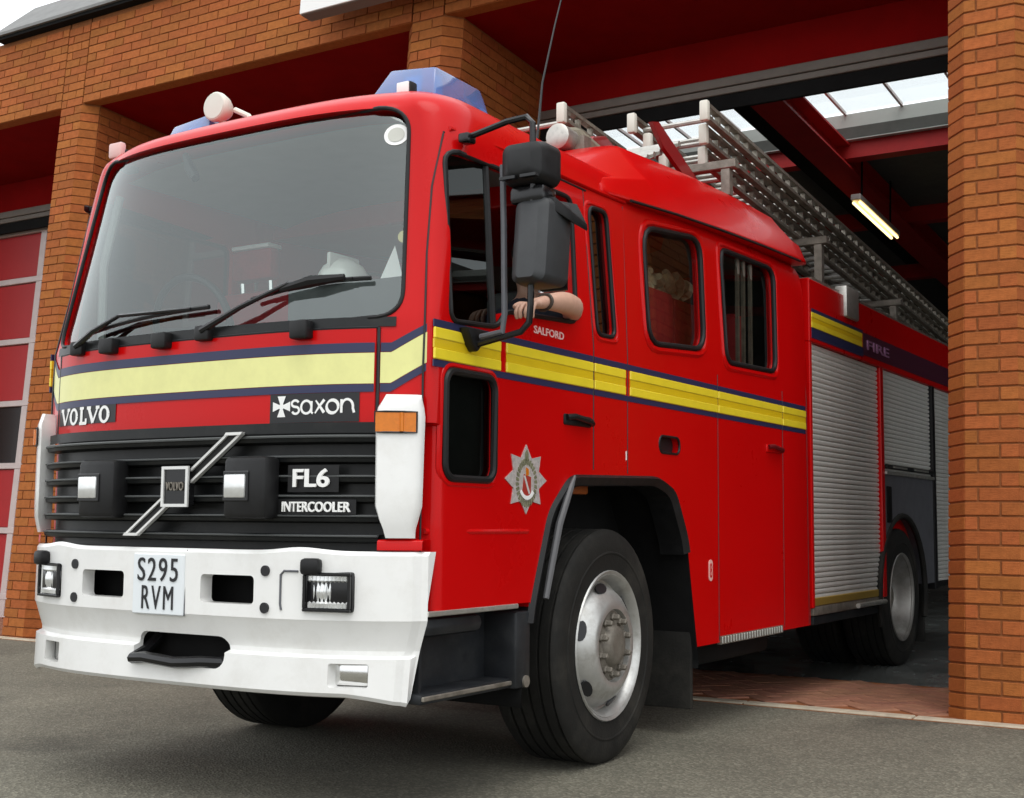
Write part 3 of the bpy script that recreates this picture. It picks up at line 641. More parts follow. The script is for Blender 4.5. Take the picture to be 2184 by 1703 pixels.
# ---- white bumper, lofted with its plan curve, openings cut through
BP = [(.30, .885, 0), (.012, .885, 0), (0, .872, 0)] + [(0, .872 - .2 * i / 14, 0) for i in range(1, 14)] + [(0, .660, 0), (.006, .650, .004), (.023, .605, .02), (.040, .560, .036), (.040, .545, .044), (.012, .536, .046)] + [(.012 - .004 * i / 8, .536 - .111 * i / 8, .046 + .006 * i / 8) for i in range(1, 9)] + [(.02, .412, .06), (.30, .405, .06)]
NB = len(BP)
bq = MB(); secs = []
XB = [-1 + 2 * i / 120 for i in range(121)]
for t in XB:
    sec = []
    for k, (dy, z, ins) in enumerate(BP):
        W_ = .978 - ins; x = t * W_; y = curb(x) + dy
        if abs(t) > .97: y += .012 * (1 if k not in (0, NB - 1) else 0)
        if k in (0, NB - 1): y = curb(x) + .055
        zz = z + (.012 * math.exp(-((x - .60) / .10) ** 2) + .012 * math.exp(-((x + .60) / .10) ** 2) if k in (1, 2) else 0)
        if z < .53 and k < NB - 1: zz -= .030 * max(0, (abs(t) - .80) / .20) ** 1.5 * min(1, (.536 - z) / .11)
        sec.append((x, y, zz))
    secs.append(sec)
n = len(BP)
bq.add([p for s_ in secs for p in s_], [(i * n + k, i * n + (k + 1) % n, (i + 1) * n + (k + 1) % n, (i + 1) * n + k) for i in range(120) for k in range(n)] + [tuple(range(n)), tuple(120 * n + k for k in range(n))[::-1]])
bc_ = []
for s in (-1, 1):
    a, b = sorted((s * .192, s * .428)); bc_.append(MB().prism(rrect(a, b, .703, .799, .016), -.3, .22, 'y').mesh('c', BLK, smooth=None))
    a, b = (.620, .786) if s > 0 else (-.738, -.572); bc_.append(MB().prism(rrect(a, b, .688, .814, .012), -.3, .20, 'y').mesh('c', BLK, smooth=None))
    a, b = (.700, .824) if s > 0 else (-.712, -.588); bc_.append(MB().prism(rrect(a, b, .444, .520, .008), -.3, .22, 'y').mesh('c', BLK, smooth=None))
bc_.append(MB().prism(rrect(-.140, .300, .480, .588, .045), -.3, .24, 'y').mesh('c', BLK, smooth=None))
bmp = boolean(bq.mesh('bumper', WHITE, smooth=None), bc_); bmp.materials.clear(); bmp.materials.append(WHITE)
bmp.polygons.foreach_set('material_index', [0] * len(bmp.polygons))
bumper = put('bumper', finish(bmp, 11), fe)
MB().box(-.58, .58, .14, .26, .44, .86).build('bumper_beam', CHAS, fe, smooth=None)
for s in (-1, 1):
    x = .703 if s > 0 else -.655; yb = curb(x)
    hl = MB().box(-.088, .088, .0, .06, -.066, .066, T=Matrix.Translation((x, yb, .752)) @ Matrix.Rotation(s * R(14), 4, 'Z')).build('headlamp', BLK2, fe, bevel=.008)
    Th = Matrix.Translation((x, yb, .752)) @ Matrix.Rotation(s * R(14), 4, 'Z')
    q = MB(); nx, nz_ = 12, 7
    q.grid(lambda u, v: Th @ Vector((u, -.010 + .0035 * math.cos(u * 420) + .016 * (1 - math.exp(-((u + .02) ** 2 + v * v) / .0009)) - .012 * (abs(v) > .035), v)), [-.074 + .148 * i / 60 for i in range(61)], [-.052 + .104 * i / 14 for i in range(15)])
    q.build('lens', LENS, hl)
    MB().box(-.086, .086, -.018, -.006, -.064, -.054, T=Th).box(-.086, .086, -.018, -.006, .054, .064, T=Th).box(-.086, -.076, -.018, -.006, -.054, .054, T=Th).box(.076, .086, -.018, -.006, -.054, .054, T=Th).build('bezel', BLK2, hl, bevel=.002, seg=1)
    MB().box(-.090, -.020, -.040, .005, .055, .110, T=Th).build('washer_arm', BLK, hl, bevel=.014)
    if s > 0: MB().tube([(s * a, curb(a) - .002, z) for a, z in ((.60, .818), (.548, .818), (.536, .806), (.536, .71), (.540, .690))], .004, 6).build('lamp_lid_edge', GUARD, bumper)
    fl = MB().box(-.060, .062, .045, .07, -.036, .036, T=Matrix.Translation(((.762, curb(.762), .482) if s > 0 else (-.65, curb(.65), .482))) @ Matrix.Rotation(s * R(18), 4, 'Z')).build('fog_lamp', CHROME, fe, bevel=.004)
    for z in (.817, .694): MB().lathe([(-.004, .018), (.004, .018)], (s * .475, curb(.475) - .002, z), 16, 'y').build('bolt_hole', LETB, bumper)
tr = MB().tube([(-.125, .12, .565), (-.135, .06, .515), (-.125, -.004, .494), (-.06, -.008, .502), (.09, -.008, .492), (.15, .0, .496), (.20, .012, .500), (.275, .03, .50), (.285, .12, .53)], .020, 8).build('towing_bar', BLK2, fe)
MB().box(-.17, .32, .16, .20, .46, .60).build('towing_recess', CHAS, fe, smooth=None)
pl = MB().box(-.137, .117, -.006, .004, .651, .864).build('number_plate', PLATE, fe, bevel=.004, seg=1)
put('plate_text', warp(text_mesh('S295', .20, .082, space=1.15), lambda x, y, z: (-.110 + x, -.008 - z * .5, .768 + y), LETB), pl)
put('plate_text', warp(text_mesh('RVM', .156, .082, space=1.25), lambda x, y, z: (-.086 + x, -.008 - z * .5, .670 + y), LETB), pl)
MB().tube([(.12, curb(.12) - .001, .652), (.12, curb(.12) + .006, .88)], .0022, 6).build('bumper_joint', GUARD, bumper)
# ---- white corner panels with amber indicators
CP = rpoly([(.862, 1.405), (.858, 1.385), (.843, 1.345), (.845, 1.035), (.862, .975), (.866, .938), (.942, .928), (.948, .975), (.962, 1.035), (.968, 1.331), (.960, 1.375), (.956, 1.400)], .012)
for s in (-1, 1):
    us = [.838 + .146 * i / 10 for i in range(11)]
    cyf = lambda x, o: curb(min(x, .985)) + o
    q = MB(); m_ = len(CP); P_ = [(s * x, cyf(x, -.028), z) for x, z in CP] + [(s * x, cyf(x, .06), z) for x, z in CP]
    cx0, cz0 = .91, 1.16
    zs_ = [.93, .96, .99, 1.035, 1.1, 1.2, 1.3, 1.331, 1.36, 1.385, 1.404]
    span = lambda z: (lerp(z, [(.93, .866), (.955, .864), (.975, .860), (1.03, .846), (1.345, .844), (1.375, .855), (1.404, .862)]), lerp(z, [(.93, .945), (.955, .947), (.975, .951), (1.03, .963), (1.345, .968), (1.375, .962), (1.404, .958)]))
    rows = []
    for z in zs_:
        a, b = span(z); bul = -.022 if z > 1.0 else -.022 + .02 * (1.0 - z) / .07
        if z > 1.36: bul += .018 * (z - 1.36) / .045
        rows.append([(s * (a + .003), cyf(a, .06), z), (s * a, cyf(a, bul + .012), z)] + [(s * (a + (b - a) * t), cyf(a + (b - a) * t, bul), z) for t in (.08, .3, .5, .7, .92)] + [(s * b, cyf(b, bul + .012), z), (s * (b - .004), cyf(b, .012), z)])
    k = len(rows[0]); q.add([p for r_ in rows for p in r_], [(i * k + j, (i + 1) * k + j, (i + 1) * k + j + 1, i * k + j + 1) for i in range(len(rows) - 1) for j in range(k - 1)] + [tuple(range(k)), tuple((len(rows) - 1) * k + j for j in range(k))[::-1]])
    cp = q.build('corner_panel', WHITE, fe, smooth=40)
    q = MB().grid(lambda x, z: (s * x, cyf(x, -.030), z), [.853 + .108 * i / 6 for i in range(7)], [1.279, 1.343]).build('indicator', AMB, cp)
    MB().tube([(s * x, cyf(x, -.029), z) for x, z in ((.851, 1.277), (.88, 1.277), (.93, 1.277), (.963, 1.277), (.963, 1.345), (.93, 1.345), (.88, 1.345), (.851, 1.345))], .0035, 6, closed=True).build('indicator_rim', LETB, cp)
    MB().tube([(s * .925, cyf(.925, -.031), 1.28), (s * .925, cyf(.925, -.031), 1.342)], .007, 6).build('indicator_rib', AMB, cp)
    MB().grid(lambda x, j: (s * x, curb(x) + [.06, .012, .006, .006, .05][j], [.926, .924, .918, .890, .888][j]), [.845 + .12 * i / 8 for i in range(9)], range(5)).build('corner_ledge', RED, fe, smooth=50)
# ---- lower step under the door
for s in (-1, 1):
    stp = MB().box(.60, .955, .25, .84, .385, .42, T=MIR(s)).build('step_tread', STEPM, fe, bevel=.008)
    MB().box(.80, .84, .28, .86, .42, .68, T=MIR(s)).build('step_back', STEPM, fe, smooth=None)
    MB().box(.62, .93, .27, .285, .40, .66, T=MIR(s)).build('step_front', STEPM, fe, smooth=None)
    MB().box(.70, .978, .80, .905, .382, .66, T=MIR(s)).build('step_guard', STEPM, fe, bevel=.01)
    MB().box(.945, .962, .255, .82, .396, .412, T=MIR(s)).build('step_edge', ALUD, fe, bevel=.003, seg=1)
    MB().lathe([(-.02, .022), (.02, .022)], (s * .965, .868, .405), 12, 'x').build('step_bolt', ALUD, fe)
    MB().box(.965, .981, .25, .815, .672, .690, T=MIR(s)).build('sill_strip', ALU, fe, bevel=.003, seg=1)
    MB().box(.70, .96, .26, .62, .60, .668, T=MIR(s)).build('step_light_box', STEPM, fe, bevel=.03)
    # tread plate strip below the crew doors, with its ribs
    tp = MB().box(.965, .984, 2.685, 3.545, .400, .440, T=MIR(s)).build('tread_strip', ALUD, fe, smooth=None)
    rm = MB().box(.982, .990, 0, .018, .403, .437, T=MIR(s)).mesh('rib', ALU, bevel=.003, seg=1)
    for i in range(24): put('rib', rm, tp, Matrix.Translation((0, 2.695 + i * .0355, 0)))
# ---- wheel arch lining and flare
for s in (-1, 1):
    pts = [(y, z) for y, z in ARCH if z > .305]
    q = MB(); 
    q.grid(lambda i, j: (s * (XS - .35 + .35 * j), pts[int(i)][0], pts[int(i)][1] - .004), range(len(pts)), [0, 1])
    q.build('arch_liner', CHAS, fe, smooth=50)
    q = MB(); cc = (1.579, .62)
    def inw(p, d): v = Vector((cc[0] - p[0], cc[1] - p[1])).normalized(); return (p[0] + v.x * d, p[1] + v.y * d)
    fp = [p for p in pts if p[1] > .42]
    q.grid(lambda i, j: (s * (XS + .016 - (.02 if j in (0, 2) else 0)), *inw(fp[int(i)], [-.006, .010, .05][j])), range(len(fp)), [0, 1, 2])
    q.grid(lambda i, j: (s * (XS + [.0, -.12][j]), *inw(fp[int(i)], .05)), range(len(fp)), [0, 1])
    q.build('arch_flare', BLK, fe, smooth=50)
    gq = MB().tube([(s * .995, y, z) for y, z in ((1.205, 1.168), (1.17, 1.12), (1.085, .98), (1.03, .83), (.985, .70))], [.006, .014, .015, .014, .012], 8).build('flare_highlight', mat('flare_highlight_grey', (.10, .10, .105), .4), fe)  # grey tube paints a highlight along the black flare
    MB().box(.42, .95, 2.40, 2.43, .12, .75, T=MIR(s)).build('mud_flap', RUB, fe, bevel=.006)
    MB().box(XS - .36, XS - .345, .95, 2.40, .45, 1.195, T=MIR(s)).build('arch_back', CHAS, fe, smooth=None)
    MB().box(XS - .10, XS - .06, 1.33, 1.46, 1.10, 1.165, T=MIR(s)).build('arch_lamp', mat('dull_amber', (.25, .06, .01), .4), fe, bevel=.01)
# ---- wheels
def wheel_mesh():
    tyre = [(-.24, .33), (-.245, .42), (-.235, .455), (-.20, .475)]
    for k in range(5):
        a = -.19 + k * .078; tyre += [(a, .480), (a + .058, .480), (a + .062, .468), (a + .074, .468)]
    tyre += [(.198, .479), (.212, .474), (.229, .455), (.238, .425), (.240, .40), (.236, .365), (.228, .335), (.225, .305)]
    t = MB().lathe([((a - .24) * .64, r) for a, r in tyre], (0, 0, 0), 56, 'x', caps=False)
    return t.mesh('wheel', RUB, smooth=50)
tyre_m = wheel_mesh()
rimf = MB().lathe([(-.20, .285), (-.012, .288), (-.002, .297), (.002, .306), (-.004, .3095), (-.016, .300), (-.012, .300), (-.004, .292), (-.02, .276), (-.060, .268), (-.064, .258), (-.045, .250), (-.006, .222), (.018, .190), (.026, .170), (.022, .150), (.0, .146), (-.004, .02)], (0, 0, 0), 48, 'x', caps=False).mesh('rim', STEEL, smooth=40)
hubf = MB().lathe([(-.01, .148), (.002, .142), (.004, .100), (.008, .088), (.026, .080), (.036, .066), (.038, .045), (.034, .0)], (0, 0, 0), 32, 'x').mesh('hub', HUBM, smooth=40)
nutm = MB().lathe([(-.002, .017), (.010, .017), (.014, .013), (.034, .012), (.038, .007)], (0, 0, 0), 6, 'x').mesh('wheel_nut', HUBM, smooth=30)
holem = MB().lathe([(-.004, .029), (.004, .029)], (0, 0, 0), 12, 'x').mesh('hand_hole', LETB, smooth=None)
rimr = MB().lathe([(-.20, .285), (-.012, .288), (-.002, .297), (.002, .306), (-.004, .3095), (-.016, .300), (-.012, .296), (-.03, .276), (-.10, .262), (-.13, .24), (-.17, .20), (-.19, .15), (-.16, .13), (-.10, .12), (-.09, .06), (-.085, .001)], (0, 0, 0), 48, 'x', caps=False).mesh('rim', mat('rear_wheel_shaded', (.30, .29, .27), .45, metal=.6, var=.2, dirt=((.08, .07, .05), .7, 5)), smooth=40)  # dark base and heavier dirt paint in the shade of the deep dish
ribm = MB().lathe([(-.004, .372), (.0025, .378), (.0025, .384), (-.004, .390)], (0, 0, 0), 56, 'x', caps=False).mesh('sidewall_rib', RUB, smooth=50)
def wheel(x, y, s, front, steer=0, roll=0):
    T = Matrix.Translation((x, y, .48)) @ Matrix.Rotation(R(0 if s > 0 else 180) + steer, 4, 'Z') @ Matrix.Rotation(roll, 4, 'X')
    o = put('wheel', tyre_m, fe, T)
    put('rim', rimf if front else rimr, o, Matrix.Translation((-.002, 0, 0))); put('sidewall_rib', ribm, o, Matrix.Translation((.0, 0, 0)))
    if front:
        put('hub', hubf, o, Matrix.Translation((.0, 0, 0)))
        for k in range(10):
            a = R(36 * k); put('wheel_nut', nutm, o, Matrix.Translation((.004, .116 * math.cos(a), .116 * math.sin(a))))
        for k in range(6):
            a = R(60 * k + 25); put('hand_hole', holem, o, Matrix.Translation((-.022, .238 * math.cos(a), .238 * math.sin(a))) @ Matrix.Rotation(a, 4, 'X') @ Matrix.Rotation(R(38), 4, 'Z') @ Matrix.Diagonal((1, .8, 1.45, 1)))
    else: put('hub', hubf, o, Matrix.Translation((-.12, 0, 0)))
wheel(.958, 1.579, 1, True, R(2.0), .3); wheel(-.958, 1.579, -1, True, R(2.0), .8)
for s in (-1, 1):
    wheel(s * .965, 6.013, s, False, 0, .2); wheel(s * .62, 6.013, s, False, 0, .6)
# ---- chassis below
MB().box(-.42, -.34, .45, 8.3, .52, .78).box(.34, .42, .45, 8.3, .52, .78).box(-.34, .34, 1.0, 1.12, .56, .74).box(-.34, .34, 4.0, 4.1, .56, .74).box(-.34, .34, 7.0, 7.1, .56, .74).build('chassis_frame', CHAS, fe, bevel=.008, seg=1)
MB().tube([(-.80, 1.579, .46), (-.5, 1.579, .38), (.5, 1.579, .38), (.80, 1.579, .46)], .065, 10).build('front_axle', CHAS, fe)
MB().tube([(-.7, 6.013, .48), (-.2, 6.013, .48), (0, 6.013, .48), (.2, 6.013, .48), (.7, 6.013, .48)], [.09, .09, .2, .09, .09], 12).build('rear_axle', CHAS, fe)
MB().box(-.33, .33, .55, 2.3, .45, 1.0).build('engine_block', CHAS, fe, bevel=.05)
MB().box(-.95, .95, 2.47, 4.0, .42, .50).build('underbody', CHAS, fe, smooth=None)
MB().box(.45, .85, 2.6, 3.7, .28, .44).build('side_tank', CHAS, fe, bevel=.04)
# ---- raised crew roof
q = MB(); secs = []
for y, zb, zt, hb, ht in ((1.50, 2.378, 2.545, .955, .72), (1.56, 2.380, 2.575, .960, .735), (1.95, 2.405, 2.735, .976, .775), (2.02, 2.41, 2.75, .977, .78), (2.7, 2.455, 2.785, .979, .795), (3.3, 2.485, 2.80, .980, .805), (3.85, 2.508, 2.80, .980, .81), (4.0, 2.512, 2.775, .978, .79), (4.05, 2.512, 2.70, .965, .76)):
    half = [(hb, zb), (hb + .004, zb + .012), (hb - .006, zb + .035), (hb - .035, zb + (zt - zb) * .42), (ht + .055, zt - .075), (ht + .018, zt - .026), (ht - .02, zt - .006), (ht - .10, zt), (.25, zt + .015)]
    secs.append([(x, y, z) for x, z in half] + [(-x, y, z) for x, z in reversed(half)])
n = len(secs[0]); q.add([p for s_ in secs for p in s_], [(i * n + k, i * n + (k + 1) % n, (i + 1) * n + (k + 1) % n, (i + 1) * n + k) for i in range(len(secs) - 1) for k in range(n)] + [tuple(range(n)), tuple((len(secs) - 1) * n + k for k in range(n))[::-1]])
q.build('crew_roof', RED, fe, bevel=.012, seg=2, smooth=32)
for s in (-1, 1):
    MB().tube([(s * (.982), y, z) for y, z in ((1.72, 2.388), (2.2, 2.428), (2.7, 2.458), (3.3, 2.488), (3.9, 2.510))], .007, 6).build('roof_gutter', BLK, fe)
    MB().tube([spt(y, z, .004, s) for y, z in ((.42, 2.372), (.8, 2.372), (1.2, 2.374), (1.5, 2.378), (1.72, 2.385))], .009, 6).build('cab_gutter', RED, fe)
# ---- rear body with roller shutters
Y0B = 4.06
q = MB().box(-.978, .978, Y0B, 8.75, 2.06, 2.44)
q.box(-.978, .978, Y0B, 4.10, .50, 2.06)
for a, b in ((5.50, 5.575), (8.18, 8.26), (8.68, 8.75)): q.box(.90, .978, a, b, 1.33 if a > 6 else .50, 2.06).box(-.978, -.90, a, b, 1.33 if a > 6 else .50, 2.06)
q.box(-.90, .90, 4.10, 8.7, .80, 2.06)
q.build('body', RED, fe, bevel=.006, seg=1)
for s in (-1, 1):
    MB().box(.90, .980, 6.885, 6.965, .50, 2.06, T=MIR(s)).build('body_post', BLK, fe, bevel=.004, seg=1)
    MB().box(.976, .9825, 4.095, 5.095, 2.148, 2.182, T=MIR(s)).box(.976, .9825, 4.095, 5.095, 2.208, 2.240, T=MIR(s)).build('upper_band', YEL2, fe, bevel=.002, seg=1)
    MB().box(.976, .981, 4.096, 5.094, 2.1825, 2.2075, T=MIR(s)).build('upper_groove', GOLD, fe, smooth=None)
    MB().box(.976, .9795, 4.095, 5.12, 2.085, 2.1475, T=MIR(s)).box(.976, .9795, 4.095, 5.12, 2.241, 2.262, T=MIR(s)).build('navy_line', NAVY, fe, smooth=None)
    MB().box(.976, .9795, 5.12, 8.7, 2.10, 2.25, T=MIR(s)).build('name_board', mat('maroon_board', (.07, .012, .03), .45), fe, smooth=None)
    for a, b, z0, z1, box in ((4.105, 5.495, .545, 2.06, .20), (5.58, 6.88, 1.345, 2.06, .10), (6.97, 8.175, .545, 2.06, .10)):
        sh = MB().box(.93, .945, a, b, z0, z1, T=MIR(s)).build('roller_shutter', ALUD, fe, smooth=None)
        n = int((z1 - z0) / .031)
        h = (z1 - z0) / n
        P_ = [(.944, .001), (.956, .004), (.961, h * .5), (.956, h - .004), (.944, h - .001)]
        sm_ = MB().prism([(s * x, z) for x, z in P_], a + .004, b - .004, 'y').mesh('slat', SHUT, smooth=50)
        for i in range(n if s > 0 else 0): put('slat', sm_, sh, Matrix.Translation((0, 0, z0 + i * h)))
        MB().box(.945, .970, a, b, z0 - .035, z0 + .012, T=MIR(s)).build('bottom_rail', mat('brass_rail', (.45, .30, .06), .45, metal=.5) if box == .2 else BLK, sh, bevel=.004, seg=1)
    MB().box(.70, .97, 4.10, 5.52, .455, .508, T=MIR(s)).build('locker_sill', ALUD, fe, bevel=.006)
    MB().box(.72, .96, 4.12, 5.50, .40, .452, T=MIR(s)).build('locker_skirt', STEPM, fe, bevel=.006)
    MB().tube([(s * .985, 4.9, .475), (s * .985, 5.5, .475)], .016, 8).build('step_tube', ALU, fe)
    # guard panel and arch over the rear wheels
    gp = [(5.58, 1.338), (6.88, 1.338), (6.88, .55)] + [(6.013 + .60 * math.cos(R(a)), .50 + .56 * math.sin(R(a))) for a in range(5, 176, 12)] + [(5.58, .55)]
    MB().prism([(y, z) for y, z in gp], s * .90, s * .972, 'x').build('wheel_guard', GUARD, fe, smooth=None)
    MB().tube([(s * .968, 6.013 + .59 * math.cos(R(a)), .50 + .55 * math.sin(R(a))) for a in range(-20, 201, 10)], .022, 8).build('guard_lip', RUB, fe)
    MB().box(.972, .990, 5.58, 6.88, 1.330, 1.352, T=MIR(s)).build('guard_rail', ALU, fe, bevel=.003, seg=1)
    MB().box(.968, .985, 5.60, 6.86, 1.372, 1.400, T=MIR(s)).build('shutter_bar', BLK, fe, bevel=.004, seg=1)
    for a, b in ((5.75, 6.1), (6.3, 6.7)): MB().box(.986, .991, a, b, 1.379, 1.392, T=MIR(s)).build('bar_grip', ALU, fe, smooth=None)
    MB().box(.968, .984, 5.62, 5.72, 1.00, 1.25, T=MIR(s)).build('filler_flap', CHAS, fe, bevel=.01)
    MB().box(.40, .95, 6.62, 6.65, .12, .60, T=MIR(s)).build('mud_flap', RUB, fe, bevel=.006)
    MB().box(.92, 1.0, 4.72, 4.98, 2.30, 2.50, T=MIR(s)).build('gantry_foot', ALU, fe, bevel=.01)
put('board_text', warp(text_mesh('FIRE', .52, .062, bold=.01), lambda x, y, z: (.982 + z, 5.20 + x, 2.145 + y), mat('faded_lilac', (.34, .16, .30), .5)), fe)
MB().box(-.95, .95, 4.2, 8.7, 2.44, 2.47).build('body_roof', ALUD, fe, smooth=None)
MB().box(-.9, .9, 8.72, 8.80, .6, 2.4).build('rear_panel', RED, fe, bevel=.01)
# ---- door handles, filler, small plates, door lettering
for s in (-1, 1):
    for y, m_ in ((1.25, BLK), (3.44, RED)):
        h0 = MB().box(.972, .988, -.11, .11, -.022, .022, T=Matrix.Translation((0, y, 1.39)) if s > 0 else MIR(-1) @ Matrix.Translation((0, y, 1.39))).build('door_handle', m_, fe, bevel=.012)
        MB().tube([(s * .99, y - .10, 1.398), (s * 1.006, y - .06, 1.402), (s * 1.006, y + .07, 1.39), (s * .99, y + .11, 1.384)], .012, 8).build('grip', BLK if m_ is BLK else mat('dark_red_grip', (.12, .005, .008), .4), h0)
MB().box(.935, .944, 2.0, 2.235, 1.295, 1.385).build('filler_recess', LETB, fe, smooth=None)
MB().tube([(.978, y, z) for y, z in FILL], .006, 6, closed=True).build('filler_rim', BLK, fe)
MB().prism(rrect(2.553, 2.597, .710, .812, .02), .977, .981, 'x').build('small_plate', mat('pale_pink_label', (.75, .42, .38), .5), fe, smooth=None)
put('plate_mark', warp(text_mesh('8', .026, .07), lambda x, y, z: (.9815 + z * .3, 2.562 + x, .726 + y), RED), fe)
MB().box(.977, .980, 1.678, 1.686, 1.252, 1.29).build('paint_chip', LETW, fe, smooth=None)
put('door_text', warp(text_mesh('SALFORD', .228, .030, bold=.02), lambda x, y, z: (.979 + z * .4, .912 + x, 1.700 + y), mat('pale_letter', (.80, .50, .48), .5)), fe)
# ---- crest on the door: eight-pointed star, wreath ring, red centre
cy0, cz0 = .860, 1.143
P_ = []
for k in range(16):
    a = R(90 + k * 22.5); ln = k % 2 == 0
    ry, rz = (.148, .128) if ln else (.098, .086)
    if k == 0: rz = .130
    P_.append((cy0 + ry * math.cos(a), cz0 + rz * math.sin(a)))
cr = MB().prism(P_, .976, .9815, 'x').build('door_crest', CREST, fe, smooth=None)
q = MB()
for k in range(28):
    a, b = R(k * 360 / 28), R((k + .62) * 360 / 28)
    q.prism([(cy0 + r * .82 * math.cos(t), cz0 - .012 + r * math.sin(t)) for r, t in ((.068, a), (.092, a), (.088, b), (.066, b))], .9812, .984, 'x')
tag(q.build('wreath_leaf', CRESTG, cr, smooth=None), kind='stuff')
MB().prism([(cy0 + .056 * math.cos(R(t)), cz0 - .012 + .064 * math.sin(R(t))) for t in range(0, 360, 15)], .981, .9835, 'x').build('crest_shield', CREST, cr, smooth=None)
MB().prism([(cy0 - .022, cz0 + .02), (cy0 + .03, cz0 + .01), (cy0 + .028, cz0 - .05), (cy0, cz0 - .068), (cy0 - .032, cz0 - .045)], .983, .9845, 'x').build('crest_field', CRESTR, cr, smooth=None)
MB().prism([(cy0 - .024, cz0 + .012), (cy0 - .014, cz0 + .016), (cy0 + .022, cz0 - .05), (cy0 + .012, cz0 - .054)], .984, .9855, 'x').build('crest_axe', SILV, cr, smooth=None)
MB().prism([(cy0 - .008, cz0 + .045), (cy0 + .010, cz0 + .04), (cy0 + .012, cz0 + .018), (cy0 - .006, cz0 + .014)], .984, .9855, 'x').build('crest_flame', AMB, cr, smooth=None)
MB().prism([(cy0 + r * math.cos(R(t)), cz0 - .012 + r * 1.05 * math.sin(R(t))) for r, t in [(.060, a) for a in range(215, 326, 10)] + [(.046, a) for a in range(325, 214, -10)]], .984, .9862, 'x').build('crest_scroll', LETW, cr, smooth=None)
MB().prism([(cy0 - .012, cz0 + .07), (cy0 + .012, cz0 + .07), (cy0 + .010, cz0 + .10), (cy0, cz0 + .112), (cy0 - .010, cz0 + .10)], .9815, .984, 'x').build('crest_crown', CRESTG, cr, smooth=None)
# ---- nearside mirror assembly and the far one
for s in (1, -1):
    T = MIR(s) if s > 0 else Matrix(((-.35, 0, 0, -.70), (.85, 1, 0, -.79), (0, 0, 1, 0), (0, 0, 0, 1)))      # far one folded back
    br = MB().prism([(.405, 1.655), (.535, 1.655), (.50, 1.600), (.47, 1.572), (.44, 1.600)], s * .976, s * 1.02, 'x').build('mirror_arm', BLK, fe, bevel=.008)
    X1, X2, YM = 1.125, 1.245, .45
    MB().tube([T @ Vector(p) for p in ((.955, .45, 2.335), (1.02, .45, 2.345), (1.15, .44, 2.365), (1.235, .43, 2.365), (1.258, .43, 2.34), (1.256, .44, 2.15), (1.246, .45, 1.95), (1.240, .455, 1.72), (1.232, .46, 1.66), (1.20, .46, 1.63), (1.02, .47, 1.60))], .0115, 8).build('mirror_tube', BLK2, br)
    MB().tube([T @ Vector(p) for p in ((1.120, .46, 2.22), (1.127, .46, 2.0), (1.133, .46, 1.70), (1.125, .46, 1.635), (1.03, .47, 1.625))], .011, 8).build('mirror_tube', GUARD, br)
    MB().box(.955, 1.0, .42, .475, 2.315, 2.35, T=T).build('mirror_clamp', BLK2, br, bevel=.008)
    # upper wide-angle head
    q = MB(); ring = rrect(1.145, 1.318, 2.128, 2.275, .035)
    rows = [[T @ Vector((1.232 + (x - 1.232) * f, y, 2.20 + (z - 2.20) * f)) for x, z in ring] for f, y in ((.55, .385), (.9, .405), (1, .44), (1, .52), (.94, .525))]
    n = len(ring); q.add([p for r_ in rows for p in r_], [(i * n + k, i * n + (k + 1) % n, (i + 1) * n + (k + 1) % n, (i + 1) * n + k) for i in range(len(rows) - 1) for k in range(n)] + [tuple(range(n)), tuple((len(rows) - 1) * n + k for k in range(n))])
    q.build('wide_mirror', BLK, br, smooth=40)
    for xa in (1.158, 1.24): MB().box(xa, xa + .062, .378, .40, 2.142, 2.152, T=T).build('mirror_rib', BLK2, br, smooth=None)
    MB().box(1.165, 1.30, .43, .53, 2.068, 2.128, T=T).build('mirror_neck', BLK2, br, bevel=.015)
    # main head with hood
    q = MB(); ring = rrect(1.185, 1.325, 1.785, 2.085, .03)
    rows = [[T @ Vector((1.25 + (x - 1.25) * fx, y + (z - 1.91) * .10, 1.91 + (z - 1.91) * f)) for x, z in ring] for fx, f, y in ((.55, .86, .405), (.94, .97, .425), (1, 1, .46), (1.04, 1, .56), (1.0, .98, .57))]
    q.add([p for r_ in rows for p in r_], [(i * n + k, i * n + (k + 1) % n, (i + 1) * n + (k + 1) % n, (i + 1) * n + k) for i in range(len(rows) - 1) for k in range(n)] + [tuple(range(n)), tuple((len(rows) - 1) * n + k for k in range(n))])
    q.build('main_mirror', mat('mirror_shell', (.030, .032, .034), .5, var=.15, vscale=15), br, smooth=40)
    MB().add([T @ Vector(p) for p in ((1.22, .46, 2.10), (1.325, .47, 2.085), (1.37, .62, 2.01), (1.33, .62, 2.09), (1.22, .46, 2.09), (1.325, .47, 2.035), (1.37, .62, 1.985), (1.33, .62, 2.07))], [(0, 1, 2, 3), (4, 7, 6, 5), (0, 4, 5, 1), (1, 5, 6, 2), (2, 6, 7, 3), (3, 7, 4, 0)]).build('mirror_hood', BLK, br, bevel=.006)
    MB().box(1.20, 1.315, .572, .578, 1.78, 2.06, T=T).build('mirror_glass', CHROME, br, smooth=None)
